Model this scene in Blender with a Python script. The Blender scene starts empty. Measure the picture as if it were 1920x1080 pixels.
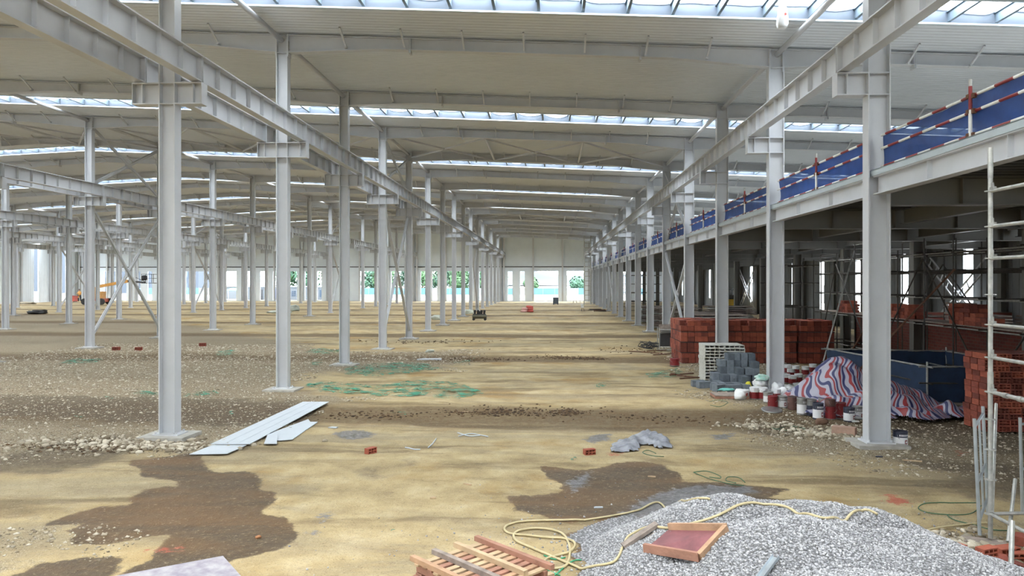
import bpy, math, random
import numpy as np
from mathutils import Vector, Matrix, noise
R = random.Random(7)
RS = np.random.RandomState(11)
PI = math.pi
SC = bpy.context.scene
COL = SC.collection

# ------------------------------------------------------------ camera, sky, exposure
F = 1354.0
TA = 70.0 / 1354.0
AN = math.atan(TA)
CA, SA = math.cos(AN), math.sin(AN)
CAMZ = 3.0
cd = bpy.data.cameras.new('camera')
cd.sensor_width = 36.0
cd.lens = F / 1920 * 36
cd.shift_y = -12 / 1920
cd.clip_start = 0.1
cd.clip_end = 3000
cam = bpy.data.objects.new('camera', cd)
COL.objects.link(cam)
cam.location = (0, 0, CAMZ)
cam.rotation_euler = (PI / 2, 0, AN)
SC.camera = cam

w = bpy.data.worlds.new('overcast_sky')
SC.world = w
w.use_nodes = True
bg = w.node_tree.nodes['Background']
bg.inputs[0].default_value = (0.88, 0.95, 1.0, 1)
bg.inputs[1].default_value = 17.0
sd = bpy.data.lights.new('sun', 'SUN')
sd.energy = 3.0
sd.angle = math.radians(25)
sd.color = (1.0, 0.97, 0.92)
sun = bpy.data.objects.new('sun', sd)
COL.objects.link(sun)
sun.rotation_euler = (math.radians(14), math.radians(8), 0)

SC.view_settings.view_transform = 'Standard'
SC.view_settings.look = 'None'
SC.view_settings.gamma = 1
SC.view_settings.use_curve_mapping = False
SC.view_settings.exposure = 0.2
SC.cycles.max_bounces = 8
SC.cycles.diffuse_bounces = 6
SC.cycles.glossy_bounces = 3
SC.cycles.transmission_bounces = 4
SC.cycles.transparent_max_bounces = 12
SC.cycles.use_denoising = True
SC.cycles.sample_clamp_indirect = 6.0
SC.cycles.caustics_reflective = False
SC.cycles.caustics_refractive = False


def at(x, y, z=0.0):
    """photo pixel and height above ground -> world point"""
    zc = F * (CAMZ - z) / (y - 528.0)
    xc = (x - 960.0) / F * zc
    return Vector((xc * CA - zc * SA, xc * SA + zc * CA, z))


def atY(x, y, Y):
    """photo pixel and world distance Y -> world point"""
    u = (x - 960.0) / F
    zc = Y / (u * SA + CA)
    xc = u * zc
    return Vector((xc * CA - zc * SA, Y, CAMZ - (y - 528.0) / F * zc))


def px(p):
    xc = p[0] * CA + p[1] * SA
    zc = -p[0] * SA + p[1] * CA
    return 960 + F * xc / zc, 528 - F * (p[2] - CAMZ) / zc


# ------------------------------------------------------------ helpers
class MB:
    def __init__(s):
        s.v, s.f, s.mi, s.m = [], [], [], 0

    def add(s, vs, fs):
        b = len(s.v)
        s.v.extend([tuple(v) for v in vs])
        for f in fs:
            s.f.append(tuple(b + i for i in f))
            s.mi.append(s.m)
        return s

    def box(s, c, d, M=None):
        x, y, z = d[0] / 2, d[1] / 2, d[2] / 2
        vs = [Vector((i * x, j * y, k * z)) for k in (-1, 1) for j in (-1, 1) for i in (-1, 1)]
        if M is not None:
            vs = [M @ v for v in vs]
        c = Vector(c)
        return s.add([v + c for v in vs], [(0, 2, 3, 1), (4, 5, 7, 6), (0, 1, 5, 4), (2, 6, 7, 3), (0, 4, 6, 2), (1, 3, 7, 5)])

    def bb(s, x0, x1, y0, y1, z0, z1):
        return s.box(((x0 + x1) / 2, (y0 + y1) / 2, (z0 + z1) / 2), (x1 - x0, y1 - y0, z1 - z0))

    def bar(s, a, b, wd, h, up=(0, 0, 1)):
        a, b = Vector(a), Vector(b)
        d = b - a
        L = d.length
        y = d / L
        u = Vector(up)
        x = y.cross(u)
        if x.length < 1e-4:
            x = Vector((1, 0, 0))
        x.normalize()
        z = x.cross(y)
        M = Matrix((x, y, z)).transposed()
        return s.box((a + b) / 2, (wd, L, h), M)

    def tube(s, pts, r, n=8, cap=True, rr=None):
        pts = [Vector(p) for p in pts]
        b = len(s.v)
        m = len(pts)
        for i, p in enumerate(pts):
            t = (pts[min(i + 1, m - 1)] - pts[max(i - 1, 0)])
            t.normalize()
            x = t.cross(Vector((0, 0, 1)))
            if x.length < 0.05:
                x = t.cross(Vector((0, 1, 0)))
            x.normalize()
            y = t.cross(x)
            ri = rr[i] if rr else r
            for k in range(n):
                a = 2 * PI * k / n
                s.v.append(tuple(p + x * (math.cos(a) * ri) + y * (math.sin(a) * ri)))
        for i in range(m - 1):
            for k in range(n):
                k2 = (k + 1) % n
                s.f.append((b + i * n + k, b + i * n + k2, b + (i + 1) * n + k2, b + (i + 1) * n + k))
                s.mi.append(s.m)
        if cap:
            s.f.append(tuple(b + k for k in range(n))[::-1])
            s.f.append(tuple(b + (m - 1) * n + k for k in range(n)))
            s.mi += [s.m, s.m]
        return s

    def prism(s, poly, z0, z1):
        n = len(poly)
        vs = [(p[0], p[1], z0) for p in poly] + [(p[0], p[1], z1) for p in poly]
        fs = [tuple(range(n))[::-1], tuple(range(n, 2 * n))]
        fs += [(i, (i + 1) % n, n + (i + 1) % n, n + i) for i in range(n)]
        return s.add(vs, fs)

    def lathe(s, prof, n=16, c=(0, 0, 0)):
        b = len(s.v)
        for r, z in prof:
            for k in range(n):
                a = 2 * PI * k / n
                s.v.append((c[0] + r * math.cos(a), c[1] + r * math.sin(a), c[2] + z))
        for i in range(len(prof) - 1):
            for k in range(n):
                k2 = (k + 1) % n
                s.f.append((b + i * n + k, b + i * n + k2, b + (i + 1) * n + k2, b + (i + 1) * n + k))
                s.mi.append(s.m)
        return s

    def mesh(s, name, mats, smooth=False):
        me = bpy.data.meshes.new(name)
        me.from_pydata(s.v, [], s.f)
        if not isinstance(mats, (list, tuple)):
            mats = [mats]
        for m in mats:
            me.materials.append(m)
        if len(mats) > 1:
            me.polygons.foreach_set('material_index', s.mi)
        if smooth:
            me.polygons.foreach_set('use_smooth', [True] * len(me.polygons))
        me.update()
        return me


def tag(o, label=None, cat=None, group=None, kind=None):
    if label:
        o['label'] = label
    if cat:
        o['category'] = cat
    if group:
        o['group'] = group
    if kind:
        o['kind'] = kind
    return o


def put(name, me, parent=None, loc=None, rot=None, scale=None):
    o = bpy.data.objects.new(name, me)
    COL.objects.link(o)
    if parent is not None:
        o.parent = parent
    if loc is not None:
        o.location = loc
    if rot is not None:
        o.rotation_euler = rot
    if scale is not None:
        o.scale = scale
    return o


def empty(name, loc, rz=0, label=None, cat=None, group=None):
    o = put(name, None, None, loc, (0, 0, rz))
    o.empty_display_size = 0.1
    return tag(o, label, cat, group)


def obj(name, mb, mats, parent=None, loc=None, rot=None, smooth=False):
    return put(name, mb.mesh(name, mats, smooth), parent, loc, rot)


def npmesh(name, V, Fa, mats, smooth=False, mi=None):
    """V (n,3) float, Fa (m,k) int"""
    me = bpy.data.meshes.new(name)
    m, k = Fa.shape
    me.vertices.add(len(V))
    me.vertices.foreach_set('co', V.astype(np.float32).ravel())
    me.loops.add(m * k)
    me.loops.foreach_set('vertex_index', Fa.astype(np.int32).ravel())
    me.polygons.add(m)
    me.polygons.foreach_set('loop_start', np.arange(0, m * k, k, dtype=np.int32))
    me.polygons.foreach_set('loop_total', np.full(m, k, dtype=np.int32))
    if not isinstance(mats, (list, tuple)):
        mats = [mats]
    for x in mats:
        me.materials.append(x)
    if smooth:
        me.polygons.foreach_set('use_smooth', np.ones(m, dtype=bool))
    if mi is not None:
        me.polygons.foreach_set('material_index', mi.astype(np.int32))
    me.update(calc_edges=True)
    me.validate()
    return me


# ------------------------------------------------------------ materials
def srgb(r, g, b):
    return tuple((c / 255 / 12.92) if c / 255 < .04045 else ((c / 255 + .055) / 1.055) ** 2.4 for c in (r, g, b)) + (1,)


def nd(nt, typ, **kw):
    n = nt.nodes.new(typ)
    for k, v in kw.items():
        setattr(n, k, v)
    return n


def base_mat(name):
    m = bpy.data.materials.new(name)
    m.use_nodes = True
    nt = m.node_tree
    return m, nt, nt.nodes['Principled BSDF']


def ramp(nt, fac, stops):
    r = nd(nt, 'ShaderNodeValToRGB')
    e = r.color_ramp.elements
    e[0].position, e[0].color = stops[0]
    e[1].position, e[1].color = stops[-1]
    for p, c in stops[1:-1]:
        x = e.new(p)
        x.color = c
    nt.links.new(fac, r.inputs[0])
    return r.outputs[0]


def mix(nt, fac, a, b, typ='MIX'):
    n = nd(nt, 'ShaderNodeMix', data_type='RGBA', blend_type=typ)
    for s, v in ((n.inputs[0], fac), (n.inputs[6], a), (n.inputs[7], b)):
        if isinstance(v, (int, float)) or isinstance(v, tuple):
            s.default_value = v
        else:
            nt.links.new(v, s)
    return n.outputs[2]


def mth(nt, op, a, b=None, clamp=False):
    n = nd(nt, 'ShaderNodeMath', operation=op, use_clamp=clamp)
    for s, v in zip(n.inputs, (a, b)):
        if v is None:
            continue
        if isinstance(v, (int, float)):
            s.default_value = v
        else:
            nt.links.new(v, s)
    return n.outputs[0]


def sstep(nt, v, lo, hi):
    n = nd(nt, 'ShaderNodeMapRange', interpolation_type='SMOOTHSTEP')
    nt.links.new(v, n.inputs[0])
    n.inputs[1].default_value, n.inputs[2].default_value = lo, hi
    n.inputs[3].default_value, n.inputs[4].default_value = 0, 1
    return n.outputs[0]


def tex_noise(nt, scale, detail=4, rough=.55, vec=None, dist=0):
    n = nd(nt, 'ShaderNodeTexNoise')
    n.inputs['Scale'].default_value = scale
    n.inputs['Detail'].default_value = detail
    n.inputs['Roughness'].default_value = rough
    n.inputs['Distortion'].default_value = dist
    if vec is None:
        tc = nd(nt, 'ShaderNodeTexCoord')
        vec = tc.outputs['Object']
    nt.links.new(vec, n.inputs['Vector'])
    return n.outputs['Fac']


def mat(name, c, rough=.6, metal=0, var=.12, scale=3, bump=0, bscale=20, spec=.5, c2=None):
    m, nt, b = base_mat(name)
    col = srgb(*c)
    b.inputs['Roughness'].default_value = rough
    b.inputs['Metallic'].default_value = metal
    b.inputs['Specular IOR Level'].default_value = spec
    if var or c2:
        f = tex_noise(nt, scale, 5, .6)
        lo = srgb(*c2) if c2 else tuple(x * (1 - var) for x in col[:3]) + (1,)
        hi = col if c2 else tuple(min(1, x * (1 + var)) for x in col[:3]) + (1,)
        nt.links.new(ramp(nt, f, [(.32, lo), (.68, hi)]), b.inputs['Base Color'])
    else:
        b.inputs['Base Color'].default_value = col
    if bump:
        bn = nd(nt, 'ShaderNodeBump')
        bn.inputs['Strength'].default_value = bump
        bn.inputs['Distance'].default_value = .02
        nt.links.new(tex_noise(nt, bscale, 4), bn.inputs['Height'])
        nt.links.new(bn.outputs[0], b.inputs['Normal'])
    return m


M = {}
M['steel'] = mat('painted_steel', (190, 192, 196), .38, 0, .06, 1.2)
M['wallr_shaded'] = mat('shaded_right_wall_panel', (130, 133, 134), .5, 0, .05, .8)  # wall colour darkened to carry the shade below the mezzanine
M['steel_shaded'] = mat('shaded_mezzanine_steel', (112, 111, 106), .45, 0, .08, 1.2)  # darker copy of the steel, shade under the deck put into its colour
M['galv'] = mat('galvanised', (176, 184, 190), .35, .6, .12, 6)
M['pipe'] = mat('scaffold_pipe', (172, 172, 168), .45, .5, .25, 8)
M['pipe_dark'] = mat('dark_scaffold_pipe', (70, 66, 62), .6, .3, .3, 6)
M['concrete'] = mat('concrete', (165, 162, 155), .85, 0, .15, 5, .4, 30)
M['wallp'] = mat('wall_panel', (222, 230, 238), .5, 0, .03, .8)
M['wallu'] = mat('upper_wall_panel', (208, 216, 222), .5, 0, .04, .8)
M['dark'] = mat('dark_steel', (50, 50, 52), .6, 0, .2, 5)
M['brick'] = mat('red_brick', (138, 70, 55), .85, 0, .25, 9, .3, 60)
M['brick2'] = mat('red_brick_light', (158, 84, 64), .85, 0, .2, 9, .3, 60)
M['brick3'] = mat('red_brick_dark', (112, 56, 46), .85, 0, .25, 9, .3, 60)
M['block'] = mat('grey_block', (108, 116, 124), .9, 0, .2, 9, .3, 40)
M['block2'] = mat('dark_grey_block', (84, 92, 100), .9, 0, .2, 9, .3, 40)
M['slab'] = mat('pale_slab', (188, 188, 182), .9, 0, .12, 9, .3, 40)
M['wood'] = mat('raw_wood', (172, 138, 110), .8, 0, .18, 6, .3, 30)
M['wood2'] = mat('pale_wood', (180, 156, 126), .8, 0, .15, 6, .3, 30)
M['wood3'] = mat('pinkish_wood', (156, 114, 96), .8, 0, .2, 6, .3, 30)
M['woodg'] = mat('weathered_wood', (140, 128, 120), .85, 0, .3, 8, .3, 30)
M['plyred'] = mat('red_brown_film_faced_plywood', (120, 72, 76), .5, 0, .3, 5)
M['white'] = mat('white_sheet', (186, 193, 200), .4, 0, .05, 2)
M['bagw'] = mat('white_bag', (222, 224, 226), .55, 0, .06, 4, .3, 20)
M['red'] = mat('red_paint', (124, 28, 34), .45, 0, .12, 5)
M['wpaint'] = mat('white_paint', (222, 222, 220), .45, 0, .08, 5)
M['navy'] = mat('dark_blue_tin', (44, 48, 66), .4, 0, .15, 6)
M['tin'] = mat('tin_metal', (150, 150, 148), .35, .7, .2, 8)
M['brown'] = mat('brown_tin', (96, 66, 60), .5, 0, .25, 8)
M['label'] = mat('paper_label', (220, 220, 222), .6, 0, .04, 8)
M['hose'] = mat('cream_hose', (186, 172, 134), .5, 0, .1, 8)
M['ghose'] = mat('green_wire', (44, 92, 66), .6, 0, .2, 8)
M['rust'] = mat('rusty_steel', (96, 66, 50), .8, .2, .3, 12)
M['black'] = mat('black_rubber', (34, 34, 36), .6, 0, .2, 6)
M['yellow'] = mat('yellow_paint', (206, 168, 50), .5, 0, .15, 5)
M['orange'] = mat('orange_paint', (196, 140, 60), .5, 0, .15, 5)
M['pinkbag'] = mat('pink_red_bag', (196, 92, 84), .6, 0, .15, 5)
M['cbag'] = mat('cement_bag', (176, 182, 172), .8, 0, .15, 5, .3, 20)
M['skin'] = mat('skin', (190, 140, 110), .6, 0, 0)
M['jeans'] = mat('dark_trousers', (50, 52, 62), .8, 0, .1)
M['plate'] = mat('deck_edge_plate', (196, 206, 212), .35, .4, .06, 3)
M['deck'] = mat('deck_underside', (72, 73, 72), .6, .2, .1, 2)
M['teal'] = mat('teal_scrap', (110, 190, 180), .6, 0, .1, 5)
M['ybag'] = mat('yellow_bag', (206, 198, 60), .6, 0, .1, 5)
M['cabin'] = mat('cabin_white', (84, 88, 92), .6, 0, .04, 2)
M['bluedoor'] = mat('blue_door', (16, 50, 110), .5, 0, .05)
M['fenceb'] = mat('pale_blue_hoarding', (46, 80, 94), .6, 0, .1, 1)
M['hill'] = mat('haze_blue_hill', (22, 34, 42), .9, 0, .1, .02)  # blue of distance haze is mixed into the hill colour
M['bld'] = mat('apartment_render', (52, 60, 70), .8, 0, .05, .3)
M['glassd'] = mat('dark_window_glass', (44, 58, 74), .4, 0, .05, 1)
M['road'] = mat('pale_concrete_yard', (74, 70, 66), .9, 0, .1, .2)
M['redbox'] = mat('red_banner', (130, 34, 24), .6, 0, .05)
M['stone'] = mat('rubble', (160, 150, 134), .9, 0, .25, 3, .3, 30)

# ------------------------------------------------------------ building grid
Y0, DY = 13.7, 6.0
YK = lambda k: Y0 + DY * k
XR = 6.05
XL = [-7.38, -20.8, -34.15, -47.5, -60.85]
XEND_L, XEND_R = -74.2, 19.4
YEND = 109.9
XRIDGE = -27.4
SL = .046
ORD = ['first', 'second', 'third', 'fourth', 'fifth', 'sixth', 'seventh', 'eighth', 'ninth', 'tenth', 'eleventh', 'twelfth',
       'thirteenth', 'fourteenth', 'fifteenth', 'sixteenth', 'seventeenth', 'eighteenth', 'nineteenth']


def zs(X):
    """underside of the roof liner"""
    return 9.54 - SL * X if X > XRIDGE else 9.54 - SL * XRIDGE + SL * (X - XRIDGE)


def vis(x0, x1, y, z0, z1, mx=260):
    if y < 1.5:
        return False
    ok = False
    for X in (x0, x1):
        for Z in (z0, z1):
            a, b = px((X, y, Z))
            if -mx < a < 1920 + mx and -160 < b < 1240:
                ok = True
    return ok


# ---- ceiling liner: ribbed sheets between the skylight slots
m, nt, b = base_mat('roof_liner')
b.inputs['Roughness'].default_value = .42
b.inputs['Specular IOR Level'].default_value = .5
f = tex_noise(nt, .25, 3)
nt.links.new(ramp(nt, f, [(.3, srgb(202, 207, 213)), (.7, srgb(212, 217, 223))]), b.inputs['Base Color'])
M['liner'] = m
SKY_F = lambda i: 17.65 + 12 * i
SKY_W = 1.45
segs = []
YBACK = -40.0
ya = YBACK
for i in range(-4, 9):
    yn, yf = SKY_F(i) - SKY_W, SKY_F(i)
    if yn > YEND:
        break
    segs.append((ya, yn))
    ya = yf
segs.append((ya, YEND + .3))


def liner(ya, yb):
    n = max(2, int(round((yb - ya) / .2)))
    p = (yb - ya) / n
    prof = []
    for i in range(n):
        y = ya + i * p
        prof += [(y, 0), (y + p * .62, 0), (y + p * .72, .016), (y + p * .9, .016)]
    prof.append((yb, 0))
    xs = [XEND_L - .3, XRIDGE, XEND_R + .3]
    V = [(x, y, zs(x) + dz) for x in xs for y, dz in prof]
    k = len(prof)
    V += [(x, y, zs(x) + .14) for x in xs for y in (ya, yb)]
    o = 3 * k
    F_ = []
    for a in range(2):
        for i in range(k - 1):
            F_.append((a * k + i, a * k + i + 1, (a + 1) * k + i + 1, (a + 1) * k + i))
        F_.append((o + a * 2, o + a * 2 + 2, o + a * 2 + 3, o + a * 2 + 1))
        F_.append((a * k, (a + 1) * k, o + a * 2 + 2, o + a * 2))
        F_.append((a * k + k - 1, o + a * 2 + 1, o + a * 2 + 3, (a + 1) * k + k - 1))
    return npmesh('ceiling', np.array(V), np.array(F_), M['liner'])


for a, b_ in segs:
    tag(put('ceiling', liner(a, b_)), kind='structure')

# ---- skylight strips
m, nt, b = base_mat('milky_film')
b.inputs['Base Color'].default_value = srgb(134, 144, 158)
b.inputs['Roughness'].default_value = .3
b.inputs['Transmission Weight'].default_value = 0
tr = nd(nt, 'ShaderNodeBsdfTranslucent')
tr.inputs[0].default_value = (.14, .16, .19, 1)
ms = nd(nt, 'ShaderNodeMixShader')
ms.inputs[0].default_value = .45
nt.links.new(b.outputs[0], ms.inputs[1])
nt.links.new(tr.outputs[0], ms.inputs[2])
nt.links.new(ms.outputs[0], nt.nodes['Material Output'].inputs['Surface'])
M['film'] = m
M['skybar'] = mat('skylight_bar', (104, 118, 130), .5, .2, .1, 4)


def film_mb(mb, x0, x1, yf, sag, seed):
    rr = random.Random(seed)
    n = 6
    rows = []
    for j, t in enumerate((0, .33, .66, 1)):
        r_ = []
        for i in range(n + 1):
            u = i / n
            x = x0 + (x1 - x0) * u
            droop = sag * (4 * u * (1 - u))
            z = zs(x) + .02 + t * (.30 - droop)
            y = yf - .03 - .16 * math.sin(PI * u) * t - .02 * math.sin(9 * u + seed)
            r_.append((x, y, z))
        rows.append(r_)
    V = [p for r_ in rows for p in r_]
    mb.add(V, [(j * (n + 1) + i, j * (n + 1) + i + 1, (j + 1) * (n + 1) + i + 1, (j + 1) * (n + 1) + i) for j in range(3) for i in range(n)])
    top = [(p[0], p[1] - .015, p[2]) for p in rows[-1]]
    mb.tube(top, .022, 6)


for i in range(-4, 8):
    yf = SKY_F(i)
    yn = yf - SKY_W
    if i < 0:
        continue
    sk = empty('roof_skylight', (0, 0, 0), 0, 'open skylight slot across the roof, %s from the viewer, with milky film along it' % ORD[i], 'skylight')
    for nm, y_, yo in (('near_curb', yn, -.02), ('far_curb', yf, .02)):
        mb = MB()
        for xa, xb in ((XEND_L, XRIDGE), (XRIDGE, XEND_R)):
            mb.bar((xa, y_ + yo, zs(xa) + .15), (xb, y_ + yo, zs(xb) + .15), .05, .34)
            if nm == 'far_curb':
                mb.bar((xa, y_ - .03, zs(xa) - .01), (xb, y_ - .03, zs(xb) - .01), .1, .035)
        obj(nm, mb, M['plate'], sk)
    xs = [x for x in np.arange(XEND_L + .5, XEND_R, 1.08)]
    xs = [x for x in xs if -150 < px((x, yf, zs(x)))[0] < 2070]
    sep = i <= 2
    bars, films = MB(), MB()
    for j, x in enumerate(xs):
        mb = MB() if sep else bars
        z = zs(x)
        mb.bar((x, yn, z + .16), (x, yf, z + .16), .07, .22)
        mb.bar((x - .03, yn, z + .275), (x - .03, yf, z + .275), .09, .02)
        if sep:
            obj('bar', mb, M['skybar'], sk)
        fm = MB() if sep else films
        sag = R.choice((.06, .08, .1, .12, .16, .2))
        film_mb(fm, x + .03, x + 1.05, yf, sag, i * 100 + j)
        if sep:
            obj('film', fm, M['film'], sk, smooth=True)
    if not sep:
        tag(obj('bars', bars, M['skybar'], sk), kind='stuff')
        tag(obj('films', films, M['film'], sk, smooth=True), kind='stuff')

# ---- walls
wf = MB()
_y, _yt = YEND, .14


def XF(x):
    """photo column x -> X on the far wall"""
    return atY(x, 500, YEND).x


holes = [(174, 178), (195, 204), (210, 216), (225, 237), (257, 263.5), (277, 285), (331, 338), (348, 357), (364, 382), (387, 392), (423, 443), (464, 468),
         (488, 496), (512, 519), (540, 557), (572, 577), (595, 603), (673, 703), (734, 761), (789, 799), (810.5, 820), (836, 881), (899, 903.5),
         (952, 961), (975, 984), (1000, 1046.5), (1063, 1094.5), (1169, 1176), (1201, 1209)]
HZ = 4.6
xa = XEND_L - .2
ztop = lambda X: zs(X) + .2
GZ = 5.25
up, lo = MB(), MB()
cuts = sorted([(XF(a), XF(b)) for a, b in holes])
for a, b_ in cuts:
    lo.bb(xa, a, _y, _y + _yt, -.2, GZ)
    lo.bb(a, b_, _y, _y + _yt, HZ, GZ)
    lo.bb(a, b_, _y, _y + _yt, -.2, .12)
    xa = b_
lo.bb(xa, XEND_R + .2, _y, _y + _yt, -.2, GZ)
for a, b_ in ((XEND_L - .2, XRIDGE), (XRIDGE, XEND_R + .2)):
    up.add([(a, _y, GZ), (b_, _y, GZ), (b_, _y, ztop(b_)), (a, _y, ztop(a)), (a, _y + _yt, GZ), (b_, _y + _yt, GZ), (b_, _y + _yt, ztop(b_)), (a, _y + _yt, ztop(a))],
           [(0, 1, 2, 3), (7, 6, 5, 4), (3, 2, 6, 7), (0, 3, 7, 4), (1, 5, 6, 2)])
wl = tag(obj('wall_far', lo, M['wallp']), kind='structure')
tag(obj('upper_panel', up, M['wallu'], wl))
mb = MB()
mb.bb(XEND_L, XEND_R, _y - .12, _y, GZ - .06, GZ + .06)
obj('girt', mb, M['dark'], wl)
mb = MB()
mb.bb(XEND_L, XEND_R, _y - .1, _y, HZ - .02, HZ + .06)
obj('opening_lintel', mb, M['wallp'], wl)
pm = None
X = -73.9
while X < 19:
    zt = zs(X) - .02
    mb = MB()
    mb.bb(-.12, .12, -.3, -.28, 0, zt)
    mb.bb(-.01, .01, -.28, -.02, 0, zt)
    mb.bb(-.12, .12, -.02, 0, 0, zt)
    obj('wall_post', mb, M['steel'], wl, (X + .25, _y, 0))
    X += 4.45


def side_wall(name, X, sgn, z0, z1, wd, ys, mt=None):
    mt = mt or M['wallp']
    mb = MB()
    ya = YBACK
    zt = zs(X) + .2
    x0, x1 = sorted((X, X + sgn * .14))
    for yc in ys:
        a, b_ = yc - wd / 2, yc + wd / 2
        mb.bb(x0, x1, ya, a, -.2, zt)
        mb.bb(x0, x1, a, b_, z1, zt)
        if z0 > -.1:
            mb.bb(x0, x1, a, b_, -.2, z0)
        ya = b_
    mb.bb(x0, x1, ya, YEND + .14, -.2, zt)
    # vertical panel ribs
    o = tag(obj(name, mb, mt), kind='structure')
    rb = MB()
    y = 12.0
    while y < YEND:
        if all(abs(y - yc) > wd / 2 + .05 for yc in ys):
            xx = X - sgn * .012
            rb.bb(min(xx, X), max(xx, X), y - .02, y + .02, 0, zt - .2)
        y += .45
    tag(obj('panel_rib', rb, mt, o), kind='stuff')
    return o


tag(obj('wall_back', MB().bb(XEND_L - .2, XEND_R + .2, YBACK - .15, YBACK, -.2, 10.9), M['wallp']), kind='structure')
wr = side_wall('wall_right', XEND_R, 1, 1.0, 4.5, .8, [YK(k) + 2.85 for k in range(-8, 16)], M['wallr_shaded'])
wle = side_wall('wall_left', XEND_L, -1, .05, 7.7, .95, [YK(k) + 3.2 for k in range(-8, 16)])

# ---- H columns
def hcol(mb, w_, d, z0, z1, t=.022):
    """flanges face +-X, w_ = size along X, d = flange width along Y"""
    mb.bb(-w_ / 2, -w_ / 2 + t, -d / 2, d / 2, z0, z1)
    mb.bb(w_ / 2 - t, w_ / 2, -d / 2, d / 2, z0, z1)
    mb.bb(-w_ / 2 + t, w_ / 2 - t, -.008, .008, z0, z1)


def bracket_mesh(x0, x1, z0=6.43, z1=6.85, fw=.24):
    mb = MB()
    mb.bb(x0, x1, -fw / 2, fw / 2, z1 - .022, z1)
    mb.bb(x0, x1, -fw / 2, fw / 2, z0, z0 + .022)
    mb.bb(x0, x1, -.008, .008, z0 + .02, z1 - .02)
    s = 1 if x1 > abs(x0) else -1
    xe = x1 if s > 0 else x0
    for xx in (xe - s * .19,):
        mb.bb(xx - .008, xx + .008, -fw / 2 + .02, fw / 2 - .02, z0 + .02, z1 - .02)
    mb.bb(min(xe, xe - s * .012), max(xe, xe - s * .012), -fw / 2, fw / 2, z0, z1)
    return mb.mesh('bracket', M['steel'])


def col_meshes(X, w_, ztop_):
    mb = MB()
    hcol(mb, w_, .25, .06, ztop_)
    # inner stiffeners at the crane bracket and the head
    for z in (6.43, 6.83, ztop_ - .5, ztop_ - .02):
        mb.bb(-w_ / 2 + .02, w_ / 2 - .02, -.115, .115, z, z + .02)
    return mb.mesh('shaft', M['steel'])


bp = MB()
bp.bb(-.26, .26, -.2, .2, .02, .06)
for sx in (-1, 1):
    for sy in (-1, 1):
        bp.lathe([(0, .1), (.022, .1), (.022, .05)], 6, (sx * .2, sy * .15, 0))
ME_BASE = bp.mesh('base_plate', M['steel'])
pl = MB()
pl.prism([(-.46, -.36), (.44, -.38), (.47, .34), (-.44, .37)], -.15, .035)
ME_PLINTH = pl.mesh('plinth', M['concrete'])
ME_BL = bracket_mesh(-.69, -.15)
ME_BR = bracket_mesh(.15, .69)
ME_BLR = bracket_mesh(-.76, -.19)
# splice plates with bolts at the head
hb = MB()
for s in (-1, 1):
    hb.bb(s * .17 - .012, s * .17 + .012, -.12, .12, -.62, .0)
    for q in range(5):
        for e in (-.07, .07):
            hb.box((s * .185, e, -.08 - q * .11), (.03, .03, .03))
ME_HEAD = hb.mesh('head_splice', M['steel'])

rows = [('first left row', XL[0], .32), ('second left row', XL[1], .32),
        ('third left row', XL[2], .32), ('fourth left row', XL[3], .32),
        ('fifth left row', XL[4], .32), ('mezzanine edge row', XR, .40)]
FOOT = []
for ri, (rn, X, w_) in enumerate(rows):
    me_s = col_meshes(X, w_, zs(X) - .06)
    n = 0
    for k in range(-1, 18):
        y = YK(k)
        if y > YEND - .1:
            continue
        if not vis(X - .7, X + .7, y, 0, 9):
            continue
        c = empty('steel_column', (X, y, 0), 0, 'grey steel column, %s from the front in the %s' % (ORD[n], rn), 'column', 'steel columns, ' + rn)
        n += 1
        put('shaft', me_s, c)
        put('base_plate', ME_BASE, c)
        if k <= 8:
            put('plinth', ME_PLINTH, c)
        if k <= 10:
            put('head_splice', ME_HEAD, c, (0, 0, zs(X) - .04))
        if ri < 5:
            put('bracket', ME_BL, c)
            put('bracket', ME_BR, c)
        else:
            put('bracket', ME_BLR, c)
        FOOT.append((X, y))

# mezzanine inner columns
XM = 12.7
mb = MB()
hcol(mb, .34, .3, .04, 4.38)
mb.bb(-.25, .25, -.22, .22, 0, .04)
mem = mb.mesh('mezzanine_column', M['steel_shaded'])
n = 0
for k in range(0, 16):
    if YK(k) > YEND - 1:
        continue
    tag(put('mezzanine_column', mem, None, (XM, YK(k), 0)), 'shaded steel post under the middle of the mezzanine, %s from the front' % ORD[n], 'column', 'inner mezzanine columns')
    n += 1
mb = MB()
hcol(mb, .3, .25, 0, zs(XEND_R) - .1)
mew = mb.mesh('wall_column', M['steel_shaded'])
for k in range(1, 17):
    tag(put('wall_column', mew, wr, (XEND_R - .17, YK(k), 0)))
mb = MB()
hcol(mb, .3, .25, 0, zs(XEND_L) - .1)
mew = mb.mesh('wall_column', M['steel'])
for k in range(12, 17):
    tag(put('wall_column', mew, wle, (XEND_L + .17, YK(k) - .05, 0)))

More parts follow.
